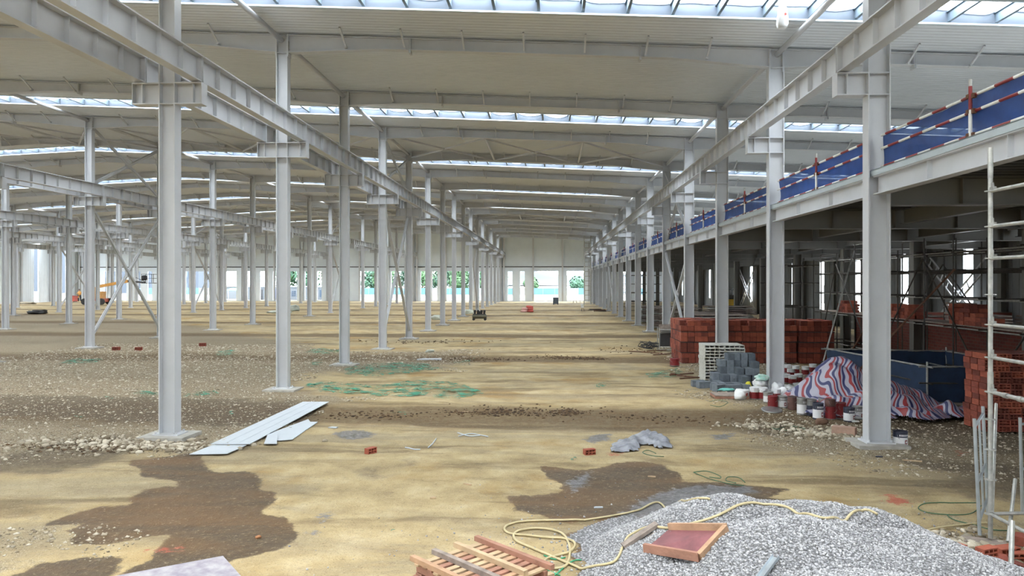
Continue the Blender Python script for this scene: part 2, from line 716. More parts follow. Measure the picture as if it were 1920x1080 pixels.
# ---- rafters
def rafter_mesh(xa, xb):
    pts = [xa, xa + 2.6, (xa + xb) / 2, xb - 2.6, xb]
    if xa < XRIDGE < xb:
        pts = sorted(set([xa, xa + 2.6, XRIDGE, xb - 2.6, xb]))
    dep = [.48, .31, .31, .31, .48]
    mb = MB()
    P = [(x, zs(x) - .05, zs(x) - .05 - d) for x, d in zip(pts, dep)]
    for (x0, t0, b0), (x1, t1, b1) in zip(P, P[1:]):
        mb.add([(x0, -.008, b0), (x1, -.008, b1), (x1, -.008, t1), (x0, -.008, t0), (x0, .008, b0), (x1, .008, b1), (x1, .008, t1), (x0, .008, t0)],
               [(0, 1, 2, 3), (7, 6, 5, 4)])
        mb.bar((x0, 0, b0), (x1, 0, b1), .22, .02)
        mb.bar((x0, 0, t0), (x1, 0, t1), .22, .02)
    for x, d in ((xa + 3.4, .36), (xb - 3.4, .36)):
        t = zs(x) - .05
        for e in (-.015, .015):
            mb.bb(x + e - .01, x + e + .01, -.12, .12, t - d - .05, t)
    return mb.mesh('rafter_beam', M['steel'])


def brace_xs(xa, xb):
    n = int((xb - xa - 1.4) // 1.48)
    s = (xb - xa) / (n + 1)
    return [xa + s * (i + 1) for i in range(n)]


fb = MB()
fb.bar((0, -.08, -.30), (0, -.72, .03), .045, .045)
fb.box((0, -.1, -.3), (.06, .12, .06))
ME_FB = fb.mesh('fly_brace', M['steel'])
bays = []
lim = [XEND_L + .3] + [x + .16 for x in XL[::-1]] + [XR + .2]
ends = [x - .16 for x in XL[::-1]] + [XR - .2, XEND_R - .3]
bnames = ['leftmost bay', 'fifth bay left of the main aisle', 'fourth bay left of the main aisle', 'third bay left of the main aisle',
          'bay left of the main aisle', 'main aisle', 'mezzanine bay']
bnames = ['leftmost bay', 'fourth bay left of the aisle', 'third bay left of the aisle', 'second bay left of the aisle', 'bay just left of the aisle', 'main aisle', 'mezzanine']
for bi, (xa, xb) in enumerate(zip(lim, ends)):
    me_r = rafter_mesh(xa, xb)
    xs = brace_xs(xa, xb)
    far = MB()
    for x in xs:
        far.bar((x, -.08, zs(x) - .35), (x, -.72, zs(x) - .02), .045, .045)
    me_far = far.mesh('fly_braces', M['steel'])
    n = 0
    for k in range(0, 16):
        y = YK(k)
        samples = [xa + (xb - xa) * t for t in (0, .25, .5, .75, 1)]
        if not any(vis(x, x, y, zs(x) - .4, zs(x), 60) for x in samples):
            continue
        r_ = empty('roof_rafter', (0, y, 0), 0, 'grey rafter, %s from the front over the %s' % (ORD[n], bnames[bi]), 'beam', 'rafters over the ' + bnames[bi])
        n += 1
        put('rafter_beam', me_r, r_)
        if k <= 4:
            for x in xs:
                put('fly_brace', ME_FB, r_, (x, 0, zs(x) - .05))
        else:
            tag(put('fly_braces', me_far, r_), kind='stuff')

# ---- roof tie pipes between column heads
tm = MB()
tm.tube([(0, .14, 0), (0, 5.86, 0)], .075, 12)
ME_TIE = tm.mesh('tie_pipe', M['steel'], True)
for ri, (rn, X, w_) in enumerate(rows):
    n = 0
    for k in range(-1, 16):
        y = YK(k)
        if k > -1 and not vis(X, X, y + 3, 9, 9.4, 200):
            continue
        if k == -1 and ri not in (0, 5):
            continue
        tag(put('roof_tie_pipe', ME_TIE, None, (X, y, zs(X) - .22)),
            'round roof tie pipe between column heads, %s from the front over the %s' % (ORD[n], rn), 'pipe', 'roof tie pipes, ' + rn)
        n += 1

# ---- horizontal roof bracing in the fourth frame gap
for bi in (3, 4, 5):
    xa, xb = lim[bi], ends[bi]
    for k in (3, 9):
        ya_, yb_ = YK(k), YK(k + 1)
        rb = empty('roof_bracing', (0, ya_, 0), 0, '%s crossed flat roof bracing over the %s' % ('nearer' if k == 3 else 'farther', bnames[bi]), 'bracing')
        n3 = 3
        for j in range(n3):
            x0 = xa + (xb - xa) * j / n3
            x1 = xa + (xb - xa) * (j + 1) / n3
            for (p, q) in ((x0, x1), (x1, x0)):
                mb = MB().bar((p, .1, zs(p) - .36), (q, 5.9, zs(q) - .36), .07, .07)
                obj('diagonal', mb, M['steel'], rb)
            if j:
                mb = MB().tube([(x0, .1, zs(x0) - .3), (x0, 5.9, zs(x0) - .3)], .06, 8)
                obj('strut', mb, M['steel'], rb)

# ---- crane girders
def girder_meshes():
    mb = MB()
    L = 5.97
    mb.bb(-.14, .14, .015, L, 7.345, 7.37)
    mb.bb(-.1, .1, .015, L, 6.87, 6.892)
    mb.bb(-.006, .006, .015, L, 6.89, 7.35)
    mb.bb(-.1, .1, .015, .035, 6.85, 7.35)
    mb.bb(-.1, .1, L - .02, L, 6.85, 7.35)
    g = mb.mesh('girder_beam', M['steel'])
    s = MB()
    for e in (-1, 1):
        s.bb(min(e * .006, e * .095), max(e * .006, e * .095), -.006, .006, 6.915, 7.345)
    s1 = s.mesh('stiffener', M['steel'])
    s = MB()
    for j in range(1, 8):
        for e in (-1, 1):
            s.bb(min(e * .006, e * .095), max(e * .006, e * .095), j * .75 - .006, j * .75 + .006, 6.915, 7.345)
    return g, s1, s.mesh('stiffeners', M['steel'])


GB, GS, GSS = girder_meshes()
runs = []
lefts = ['first', 'second', 'third', 'fourth', 'fifth']
for i, X in enumerate(XL):
    runs.append((X + .56, 'aisle side of %s left row' % lefts[i] if i == 0 else 'right side of %s left row' % lefts[i], i))
    runs.append((X - .57, 'left side of %s left row' % lefts[i], i))
runs.append((XR - .63, 'left side of mezzanine row', 5))
for X, rn, ri in runs:
    n = 0
    for k in range(-1, 16):
        y = YK(k)
        if not (vis(X, X, max(y, 2), 6.9, 7.4, 100) or vis(X, X, y + 5.9, 6.9, 7.4, 100)):
            continue
        g = empty('crane_girder', (X, y, 0), 0, 'grey crane girder, %s length on the %s' % (ORD[n], rn), 'beam', 'crane girders, ' + rn)
        n += 1
        put('girder_beam', GB, g)
        if k <= 3:
            for j in range(1, 8):
                put('stiffener', GS, g, (0, j * .75, 0))
        else:
            tag(put('stiffeners', GSS, g), kind='stuff')

# ---- vertical cross bracing
def xbrace(X, k, z0, z1, label, wd=.12, back=0):
    y0, y1 = YK(k) + .14, YK(k + 1) - .14
    o = empty('cross_brace', (X, y0, 0), 0, label, 'bracing')
    d = y1 - y0
    a = MB().bar((-.05, 0, z0), (-.05, d, z1), wd, .1)
    a.bar((-.05, 0, z0), (-.05, d, z1), .02, .16)
    obj('diagonal', a, M['steel'], o)
    b_ = MB().bar((.05, 0, z1), (.05, d, z0), wd, .1)
    b_.bar((.05, 0, z1), (.05, d, z0), .02, .16)
    obj('diagonal', b_, M['steel'], o)
    g = MB().box((0, d / 2, (z0 + z1) / 2), (.13, .35, .3))
    obj('gusset', g, M['steel'], o)


for i, X in enumerate(XL):
    for k in (3, 9):
        if not vis(X, X, YK(k) + 3, 1, 5, 0):
            continue
        wh = 'nearer' if k == 3 else 'farther'
        xbrace(X, k, .45, 6.3, 'tall %s X brace at the foot of the %s left column row' % (wh, lefts[i]))
        xbrace(X, k, 7.4, zs(X) - .5, 'upper %s X brace above the girders of the %s left column row' % (wh, lefts[i]), .1)
for k in (3, 9):
    wh = 'nearer' if k == 3 else 'farther'
    xbrace(XR, k, .4, 4.45, '%s lower X brace under the mezzanine edge' % wh)
    xbrace(XR, k, 5.2, 8.6, '%s upper X brace standing above the mezzanine edge' % wh)

# ---- mezzanine: slab, beams
YM0 = -38.0
mb = MB()
hole = (8.2, 12.4, 26.2, 31.2)
x0, x1, y0, y1 = XR + .2, XEND_R - .02, YM0, YEND - .05
mb.bb(x0, x1, y0, hole[2], 4.93, 5.03)
mb.bb(x0, x1, hole[3], y1, 4.93, 5.03)
mb.bb(x0, hole[0], hole[2], hole[3], 4.93, 5.03)
mb.bb(hole[1], x1, hole[2], hole[3], 4.93, 5.03)
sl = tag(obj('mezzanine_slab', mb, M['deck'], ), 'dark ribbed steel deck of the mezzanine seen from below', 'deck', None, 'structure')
mt_ = MB()
for a_ in ((x0, x1, y0, hole[2]), (x0, x1, hole[3], y1), (x0, hole[0], hole[2], hole[3]), (hole[1], x1, hole[2], hole[3])):
    mt_.bb(*a_, 5.03, 5.042)
obj('deck_top', mt_, M['concrete'], sl)
rb = MB()
y = y0
while y < 60:
    rb.bb(x0, x1 if not (hole[2] < y < hole[3]) else hole[0], y, y + .1, 4.89, 4.93)
    y += .3
tag(obj('deck_rib', rb, M['deck'], sl), kind='stuff')


def ibeam(mb, a, b_, h, fw=.2, t=.022, web=.014):
    a, b_ = Vector(a), Vector(b_)
    z = Vector((0, 0, 1))
    mb.bar(a - z * (t / 2), b_ - z * (t / 2), fw, t)
    mb.bar(a - z * (h - t / 2), b_ - z * (h - t / 2), fw, t)
    mb.bar(a - z * (h / 2), b_ - z * (h / 2), web, h - 2 * t)
    return mb


n = 0
for k in range(-2, 16):
    y = YK(k)
    eb = empty('mezzanine_edge_beam', (XR - .02, y, 0), 0, 'pale mezzanine edge beam with deck plate, %s length from the front' % ORD[n], 'beam', 'mezzanine edge beams')
    mb = ibeam(MB(), (0, .13, 4.93), (0, 5.87, 4.93), .34, .2)
    for q in (2.0, 4.0):
        mb.bb(-.09, .09, q - .006, q + .006, 4.61, 4.91)
    obj('beam', mb, M['steel'], eb)
    mb = MB().bb(-.12, -.105, -.0, 6.0, 4.93, 5.04)
    mb.bb(-.12, .25, 0, 6.0, 5.03, 5.045)
    obj('deck_plate', mb, M['plate'], eb)
    n += 1
n = 0
for k in range(-1, 16):
    y = YK(k)
    mb = ibeam(MB(), (XR + .2, y, 4.92), (XEND_R - .3, y, 4.92), .52, .24)
    for q in np.arange(XR + 1.5, XEND_R - 1, 1.6):
        mb.bb(q - .006, q + .006, y - .1, y + .1, 4.42, 4.9)
    tag(obj('mezzanine_cross_beam', mb, M['steel_shaded']), 'dark cross beam under the mezzanine deck, %s from the front' % ORD[n], 'beam', 'mezzanine cross beams')
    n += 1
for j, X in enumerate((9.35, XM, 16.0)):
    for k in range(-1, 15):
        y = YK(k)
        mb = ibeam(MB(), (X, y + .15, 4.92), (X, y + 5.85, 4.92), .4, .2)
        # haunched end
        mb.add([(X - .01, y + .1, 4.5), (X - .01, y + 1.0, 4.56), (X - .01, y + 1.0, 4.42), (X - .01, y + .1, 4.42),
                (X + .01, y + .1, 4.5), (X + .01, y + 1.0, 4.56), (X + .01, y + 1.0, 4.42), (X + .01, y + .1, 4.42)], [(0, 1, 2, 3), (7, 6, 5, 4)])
        tag(obj('mezzanine_long_beam', mb, M['steel_shaded']), 'dark lengthwise mezzanine beam, %s line from the aisle, %s from front' % (ORD[j], ORD[k + 1]), 'beam',
            'mezzanine lengthwise beams')

# ------------------------------------------------------------ ground
def vnoise(X, Y, s, seed=0):
    """smooth value noise, numpy"""
    rs = np.random.RandomState(seed)
    G = rs.rand(256, 256)
    x, y = X / s + 1000.3 + seed, Y / s + 1000.7
    xi, yi = np.floor(x).astype(int), np.floor(y).astype(int)
    fx, fy = x - xi, y - yi
    fx, fy = fx * fx * (3 - 2 * fx), fy * fy * (3 - 2 * fy)
    a, b_ = G[xi % 256, yi % 256], G[(xi + 1) % 256, yi % 256]
    c, d = G[xi % 256, (yi + 1) % 256], G[(xi + 1) % 256, (yi + 1) % 256]
    return (a * (1 - fx) + b_ * fx) * (1 - fy) + (c * (1 - fx) + d * fx) * fy - .5


# gravel heap
HP = [(1.85, 7.9, .58, 1.15), (2.2, 7.85, .56, 1.0), (3.0, 7.85, .46, .8), (2.55, 7.85, .57, 1.05), (3.45, 8.0, .50, .85), (2.3, 6.9, .70, 1.35), (1.35, 7.3, .45, .85), (3.3, 6.8, .58, 1.15), (4.1, 7.2, .3, .75), (2.4, 5.9, .62, 1.3), (3.6, 6.0, .5, 1.2), (1.0, 6.7, .2, .6)]


def heap_h(X, Y):
    h = np.zeros_like(X)
    for cx, cy, hh, r in HP:
        d = np.sqrt((X - cx) ** 2 + (Y - cy) ** 2)
        h = np.maximum(h, hh * np.clip(1 - (d / (r * 1.25)) ** 1.6, 0, 1)) + .10 * hh * np.exp(-(d / (r * .8)) ** 2)
    e = np.clip((h - .03) / .2, 0, 1)
    return h - .03 + e * (.07 * vnoise(X, Y, .35, 5) + .10 * vnoise(X, Y, .8, 6))


def base_h(X, Y):
    t = np.clip((Y - 5) / 8, 0, 1)
    z = .05 * vnoise(X, Y, 2.2, 1) + .025 * vnoise(X, Y, .5, 2) + .012 * vnoise(X, Y, .18, 3)
    u = (Y - 16.3 - .25 * vnoise(X, Y * 0, 3.0, 4)) / 12.0
    d = (u - np.round(u)) * 12.0
    z += -.035 * np.exp(-(d / 1.0) ** 2) + .03 * np.exp(-((d - 1.6) / .4) ** 2)
    return z * (Y < 112) - .02


def gz(x, y):
    return float(base_h(np.array([x]), np.array([y]))[0])


def hz(x, y):
    return max(gz(x, y), float(heap_h(np.array([x]), np.array([y]))[0]))


def axis(pts):
    out = []
    for (a, b_, s) in pts:
        out += list(np.arange(a, b_, s))
    return np.array(out + [pts[-1][1]])


gx = axis([(-76, -30, .8), (-30, -14, .3), (-14, -8, .12), (-8, 8, .055), (8, 12, .1), (12, 22, .4)])
gy = axis([(-40, -3, 2), (-3, 5.5, .5), (5.5, 12, .05), (12, 20, .08), (20, 34, .16), (34, 60, .35), (60, 111, .8)])
GX, GY = np.meshgrid(gx, gy)
V = np.stack([GX.ravel(), GY.ravel(), base_h(GX.ravel(), GY.ravel())], 1)
nx, ny = len(gx), len(gy)
ii = (np.arange(ny - 1)[:, None] * nx + np.arange(nx - 1)[None, :]).ravel()
FQ = np.stack([ii, ii + 1, ii + 1 + nx, ii + nx], 1)


def sdf(poly, X, Y):
    """signed distance, positive inside"""
    P = np.array(poly)
    d2 = np.full(X.shape, 1e9)
    ins = np.zeros(X.shape, bool)
    n = len(P)
    for i in range(n):
        a, b_ = P[i], P[(i + 1) % n]
        e = b_ - a
        wx, wy = X - a[0], Y - a[1]
        t = np.clip((wx * e[0] + wy * e[1]) / (e @ e + 1e-12), 0, 1)
        d2 = np.minimum(d2, (wx - e[0] * t) ** 2 + (wy - e[1] * t) ** 2)
        c = ((a[1] > Y) != (b_[1] > Y)) & (X < e[0] * (Y - a[1]) / (e[1] + 1e-12) + a[0])
        ins ^= c
    return np.where(ins, 1, -1) * np.sqrt(d2)


def field(polys, X, Y):
    f_ = np.full(X.shape, -2.0)
    for p in polys:
        w_ = [at(x, y)[:2] for x, y in p]
        A = np.array(w_)
        lo, hi = A.min(0) - 2, A.max(0) + 2
        s = (X > lo[0]) & (X < hi[0]) & (Y > lo[1]) & (Y < hi[1])
        f_[s] = np.maximum(f_[s], sdf(w_, X[s], Y[s]))
    return np.clip(f_, -2, 2)


WET = [[(245, 863), (300, 856), (353, 848), (377, 853), (388, 868), (400, 883), (480, 882), (483, 893), (493, 913), (522, 918), (513, 937), (485, 960), (540, 965),
        (562, 997), (547, 1017), (490, 1033), (430, 1050), (330, 1064), (267, 1072), (200, 1084), (283, 1050), (297, 1030), (313, 1003), (300, 1004), (283, 1002), (235, 1012), (187, 1020),
        (130, 1018), (138, 1003), (123, 990), (157, 975), (125, 978), (83, 982), (80, 978), (133, 957), (187, 942), (247, 937), (243, 930),
        (267, 913), (307, 905), (337, 907), (333, 898), (267, 890), (260, 880), (245, 870)],
       [(-60, 1120), (0, 1085), (77, 1057), (167, 1045), (233, 1047), (230, 1067), (200, 1090), (100, 1130)],
       [(950, 930), (1000, 924), (1053, 917), (1060, 905), (1025, 895), (1017, 883), (1013, 873), (1083, 880), (1120, 874), (1160, 865), (1207, 863), (1240, 867), (1273, 883), (1280, 898),
        (1313, 900), (1397, 902), (1480, 912), (1467, 922), (1443, 928), (1493, 930), (1517, 937), (1510, 947), (1480, 955), (1300, 985), (1150, 1060), (1077, 1045),
        (1083, 1013), (1057, 1000), (1117, 983), (1120, 967), (1070, 977), (1030, 973), (1017, 962), (963, 955)]]
DAMP_SHADE = [[(0, 853), (100, 825), (233, 813), (270, 815), (275, 850), (180, 870), (80, 890), (-60, 893), (-120, 870)],
        [(1663, 858), (1730, 853), (1827, 862), (1990, 870), (2050, 930), (1840, 933), (1713, 907), (1780, 883), (1697, 872)],
        [(0, 740), (270, 742), (560, 752), (600, 790), (400, 800), (290, 790), (100, 780), (-100, 775)],
        [(1360, 795), (1440, 790), (1560, 800), (1500, 815), (1400, 812)],
        [(640, 880), (760, 868), (770, 876), (700, 890)], [(960, 860), (1010, 856), (1000, 868)],
        [(1620, 750), (1850, 775), (1850, 850), (1650, 800)], [(1480, 640), (1560, 620), (1990, 700), (2100, 860), (1860, 850), (1700, 780), (1560, 720)]]  # under the mezzanine: deck shade painted into the ground colour
STONE = [[(-400, 560), (300, 600), (560, 640), (640, 660), (900, 655), (860, 690), (600, 700), (560, 730), (700, 745), (640, 760), (560, 800), (370, 850), (240, 845), (100, 870), (0, 880), (-400, 900), (-900, 740)],
         [(1190, 640), (1290, 640), (1400, 660), (1600, 700), (1920, 760), (2100, 800), (2100, 920), (1920, 930), (1700, 880), (1600, 862), (1450, 845), (1330, 800), (1370, 765), (1320, 745), (1260, 690), (1230, 660)],
         [(1700, 985), (1760, 965), (1850, 975), (1960, 1000), (1960, 1090), (1760, 1040)],
         [(0, 985), (100, 975), (130, 1020), (60, 1060), (-60, 1080)]]
CEM = [[(620, 812), (640, 806), (680, 804), (706, 810), (700, 818), (660, 823), (630, 820)],
       [(1090, 822), (1110, 812), (1150, 808), (1145, 822), (1110, 830)],
       [(590, 962), (618, 952), (628, 962), (600, 975)], [(575, 990), (600, 983), (598, 996), (580, 1001)],
       [(1330, 812), (1380, 808), (1370, 822), (1335, 822)], [(1060, 900), (1110, 880), (1105, 905), (1070, 925)],
       [(1230, 918), (1300, 905), (1400, 905), (1440, 918), (1330, 932), (1240, 960), (1130, 985), (1180, 945)]]
REDD = [[(1655, 930), (1668, 920), (1722, 938), (1700, 943), (1665, 936)], [(275, 1032), (315, 1022), (350, 1018), (345, 1030), (290, 1036)],
        [(1140, 845), (1170, 842), (1160, 852), (1142, 852)], [(1790, 840), (1815, 845), (1800, 852)]]
X_, Y_ = V[:, 0], V[:, 1]
me = npmesh('floor', V, FQ, [], smooth=True)


def setattr_(me, name, arr):
    a = me.attributes.new(name, 'FLOAT', 'POINT')
    a.data.foreach_set('value', arr.astype(np.float32))


setattr_(me, 'wet', field(WET, X_, Y_))
setattr_(me, 'damp_shade', field(DAMP_SHADE, X_, Y_))
setattr_(me, 'stone', field(STONE, X_, Y_))
setattr_(me, 'cem', field(CEM, X_, Y_))
setattr_(me, 'redd', field(REDD, X_, Y_))

m, nt, b = base_mat('building_site_ground')
tc = nd(nt, 'ShaderNodeTexCoord')
ob = tc.outputs['Object']


def attr(n):
    a = nd(nt, 'ShaderNodeAttribute', attribute_name=n)
    return a.outputs['Fac']


def warped(scale, detail=4, rough=.6):
    return tex_noise(nt, scale, detail, rough, ob)


nA, nB, nC, nD = warped(.35, 4), warped(1.6, 5), warped(9, 5, .7), warped(45, 3, .7)
mapn = nd(nt, 'ShaderNodeMapping')
mapn.inputs['Scale'].default_value = (.25, 1.3, 1)
nt.links.new(ob, mapn.inputs[0])
nS = tex_noise(nt, .8, 5, .6, mapn.outputs[0], .6)
sand = ramp(nt, nB, [(.25, srgb(144, 126, 94)), (.5, srgb(174, 155, 116)), (.75, srgb(190, 174, 140))]
)
mapL = nd(nt, 'ShaderNodeMapping')
mapL.inputs['Scale'].default_value = (.12, .5, 1)
nt.links.new(ob, mapL.inputs[0])
nL = tex_noise(nt, 1.0, 6, .65, mapL.outputs[0], .8)
sand = mix(nt, sstep(nt, nA, .52, .7), sand, srgb(152, 122, 72))
sand = mix(nt, mth(nt, 'MULTIPLY', sstep(nt, nL, .47, .62), .6), sand, srgb(134, 124, 104))
sand = mix(nt, mth(nt, 'MULTIPLY', sstep(nt, nS, .5, .68), .75), sand, srgb(96, 80, 56))
sand = mix(nt, mth(nt, 'MULTIPLY', sstep(nt, nC, .55, .75), .4), sand, srgb(104, 90, 66))
vor = nd(nt, 'ShaderNodeTexVoronoi', feature='F1')
vor.inputs['Scale'].default_value = 48
nt.links.new(ob, vor.inputs['Vector'])
vcol = nd(nt, 'ShaderNodeSeparateColor')
nt.links.new(vor.outputs['Color'], vcol.inputs[0])
peb = ramp(nt, vcol.outputs[0], [(0, srgb(134, 121, 101)), (.4, srgb(160, 147, 124)), (.75, srgb(180, 168, 145)), (1, srgb(204, 196, 180))])
peb = mix(nt, sstep(nt, vor.outputs['Distance'], .25, .55), peb, srgb(122, 109, 87))
peb = mix(nt, mth(nt, 'MULTIPLY', sstep(nt, nS, .52, .72), .5), peb, srgb(118, 104, 84))
stf = sstep(nt, mth(nt, 'ADD', attr('stone'), mth(nt, 'ADD', mth(nt, 'MULTIPLY', mth(nt, 'SUBTRACT', nB, .5), 4.0), mth(nt, 'MULTIPLY', mth(nt, 'SUBTRACT', nC, .5), 2.0))), -.5, 1.1)
colr = mix(nt, stf, sand, peb)
# rain-wet mud lines below the open roof slots
sep = nd(nt, 'ShaderNodeSeparateXYZ')
nt.links.new(ob, sep.inputs[0])
yy = mth(nt, 'ADD', sep.outputs[1], mth(nt, 'MULTIPLY', mth(nt, 'SUBTRACT', nS, .5), 1.6))
ph = mth(nt, 'MULTIPLY', mth(nt, 'PINGPONG', mth(nt, 'SUBTRACT', yy, 16.2 - 24), 6.0), 1.0)
ln = mth(nt, 'SUBTRACT', 1.0, sstep(nt, ph, .75, 1.7))
wetline = mth(nt, 'MULTIPLY', ln, mth(nt, 'ADD', .62, mth(nt, 'MULTIPLY', sstep(nt, nC, .35, .6), .36)))
wetline = mth(nt, 'MULTIPLY', wetline, sstep(nt, sep.outputs[1], 12.0, 14.0))
mud = ramp(nt, nC, [(.3, srgb(66, 52, 36)), (.55, srgb(100, 80, 54)), (.8, srgb(124, 102, 74))])
colr = mix(nt, wetline, colr, mud)
dmp_shade = sstep(nt, mth(nt, 'ADD', attr('damp_shade'), mth(nt, 'MULTIPLY', mth(nt, 'SUBTRACT', nB, .5), 1.6)), -.2, .4)
colr = mix(nt, mth(nt, 'MULTIPLY', dmp_shade, .7), colr, ramp(nt, nC, [(.3, srgb(62, 52, 40)), (.7, srgb(106, 92, 74))]))  # damp and dark gravel, plus painted shade under the mezzanine
wt = sstep(nt, mth(nt, 'ADD', attr('wet'), mth(nt, 'ADD', mth(nt, 'MULTIPLY', mth(nt, 'SUBTRACT', nC, .5), .22), mth(nt, 'MULTIPLY', mth(nt, 'SUBTRACT', nB, .5), .4))), -.02, .04)
colr = mix(nt, wt, colr, mix(nt, sstep(nt, nS, .4, .66), ramp(nt, nC, [(.25, srgb(62, 50, 37)), (.7, srgb(96, 79, 56))]), srgb(104, 78, 48)))
cm = sstep(nt, mth(nt, 'ADD', attr('cem'), mth(nt, 'MULTIPLY', mth(nt, 'SUBTRACT', nC, .5), .5)), -.02, .1)
colr = mix(nt, mth(nt, 'MULTIPLY', cm, .85), colr, ramp(nt, nC, [(.3, srgb(72, 71, 70)), (.65, srgb(126, 127, 132))]))
rd = sstep(nt, mth(nt, 'ADD', attr('redd'), mth(nt, 'MULTIPLY', mth(nt, 'SUBTRACT', nC, .5), .7)), 0, .1)
colr = mix(nt, mth(nt, 'MULTIPLY', rd, .8), colr, srgb(170, 84, 66))
colr = mix(nt, mth(nt, 'MULTIPLY', sstep(nt, nD, .56, .68), .5), colr, srgb(88, 76, 60))
nE = warped(18, 6, .75)
colr = mix(nt, mth(nt, 'MULTIPLY', sstep(nt, nE, .56, .7), .45), colr, srgb(196, 184, 158))
colr = mix(nt, mth(nt, 'MULTIPLY', mth(nt, 'SUBTRACT', 1.0, sstep(nt, nE, .3, .43)), .55), colr, srgb(92, 78, 58))
nt.links.new(colr, b.inputs['Base Color'])
rg = mth(nt, 'SUBTRACT', .92, mth(nt, 'MULTIPLY', wt, .34))
nt.links.new(rg, b.inputs['Roughness'])
b.inputs['Specular IOR Level'].default_value = .35
bn = nd(nt, 'ShaderNodeBump')
bn.inputs['Strength'].default_value = .8
bn.inputs['Distance'].default_value = .035
hgt = mth(nt, 'ADD', nC, mth(nt, 'MULTIPLY', nD, .4))
hgt = mth(nt, 'ADD', hgt, mth(nt, 'MULTIPLY', mth(nt, 'MULTIPLY', stf, mth(nt, 'SUBTRACT', 1.0, vor.outputs['Distance'])), .6))
nt.links.new(hgt, bn.inputs['Height'])
nt.links.new(bn.outputs[0], b.inputs['Normal'])
M['ground'] = m
me.materials.append(m)
FLOOR = tag(put('floor', me), kind='structure')

# ---- loose stones on the ground, joined
ICO_V, ICO_F = None, None
_t = (1 + 5 ** .5) / 2
ICO_V = np.array([(-1, _t, 0), (1, _t, 0), (-1, -_t, 0), (1, -_t, 0), (0, -1, _t), (0, 1, _t), (0, -1, -_t), (0, 1, -_t), (_t, 0, -1), (_t, 0, 1), (-_t, 0, -1), (-_t, 0, 1)], float)
ICO_V /= np.linalg.norm(ICO_V[0])
ICO_F = np.array([(0, 11, 5), (0, 5, 1), (0, 1, 7), (0, 7, 10), (0, 10, 11), (1, 5, 9), (5, 11, 4), (11, 10, 2), (10, 7, 6), (7, 1, 8), (3, 9, 4), (3, 4, 2), (3, 2, 6), (3, 6, 8), (3, 8, 9), (4, 9, 5), (2, 4, 11), (6, 2, 10), (8, 6, 7), (9, 8, 1)])
OCT_V = np.array([(1, 0, 0), (-1, 0, 0), (0, 1, 0), (0, -1, 0), (0, 0, 1), (0, 0, -1)], float)
OCT_F = np.array([(0, 2, 4), (2, 1, 4), (1, 3, 4), (3, 0, 4), (2, 0, 5), (1, 2, 5), (3, 1, 5), (0, 3, 5)])


def stones(name, P, rad, mats, flat=.65, octa=False, seed=0, kind='stuff'):
    rs = np.random.RandomState(seed)
    BV, BF = (OCT_V, OCT_F) if octa else (ICO_V, ICO_F)
    n, k = len(P), len(BV)
    base = BV[None] * (1 + .35 * (rs.rand(n, k, 1) - .5))
    sc = rad[:, None, None] * (.7 + .6 * rs.rand(n, 1, 3))
    base = base * sc
    a, b_ = rs.rand(n) * 2 * PI, rs.rand(n) * 2 * PI
    ca, sa, cb, sb = np.cos(a), np.sin(a), np.cos(b_), np.sin(b_)
    x, y, z = base[..., 0], base[..., 1], base[..., 2]
    y, z = y * cb[:, None] - z * sb[:, None], y * sb[:, None] + z * cb[:, None]
    x, y = x * ca[:, None] - y * sa[:, None], x * sa[:, None] + y * ca[:, None]
    W = np.stack([x, y, z * flat], -1) + P[:, None, :]
    FF = (BF[None] + (np.arange(n) * k)[:, None, None]).reshape(-1, 3)
    mi = np.repeat(rs.randint(0, len(mats), n), len(BF))
    return npmesh(name, W.reshape(-1, 3), FF, mats, mi=mi)


SG = [mat('pebble_a', (154, 144, 126), .9, 0, .2, 3), mat('pebble_b', (172, 162, 144), .9, 0, .2, 3), mat('pebble_c', (128, 116, 98), .9, 0, .2, 3), mat('pebble_d', (194, 185, 168), .9, 0, .1, 3)]


def scatter(n, x0, x1, y0, y1, polys, thr, seed, pw=1.0):
    rs = np.random.RandomState(seed)
    X = x0 + (x1 - x0) * rs.rand(n)
    Y = y0 + (y1 - y0) * rs.rand(n) ** pw
    f_ = field(polys, X, Y) + 2.2 * vnoise(X, Y, .9, 8)
    s = (f_ > thr) & (np.abs(X) < Y * 1.0 + 1)
    X, Y = X[s], Y[s]
    return X, Y


X, Y = scatter(80000, -22, 9.5, 6, 34, STONE, .15, 21, 1.3)
P = np.stack([X, Y, base_h(X, Y) + .004], 1)
rad = (.009 + .026 * RS.rand(len(X)) ** 4) * (1 + Y / 45)
tag(put('loose_stone', stones('loose_stone', P, rad, SG, .6, True, 3), FLOOR), kind='stuff')
# bigger rubble: left verge by the first column and near the bucket column
Q = []
for (cx, cy, sx, sy, n) in ((at(210, 830).x, at(210, 830).y, 1.6, .5, 420), (at(300, 838).x, at(300, 835).y, .8, .35, 160), (at(1560, 810).x, at(1560, 810).y, .9, .5, 420), (at(1430, 795).x, at(1430, 795).y, .7, .3, 160),
                             (at(1800, 1010).x, at(1800, 1010).y, .45, .35, 150), (at(1880, 1050).x, at(1880, 1050).y, .3, .3, 80)):
    Q += [(R.gauss(cx, sx * .6), R.gauss(cy, sy * .6)) for _ in range(n)]
Q = np.array(Q)
P = np.stack([Q[:, 0], Q[:, 1], base_h(Q[:, 0], Q[:, 1]) + .012], 1)
rad = .02 + .055 * RS.rand(len(Q)) ** 2.5
tag(put('rubble', stones('rubble', P, rad, SG, .65, False, 5), FLOOR), kind='stuff')

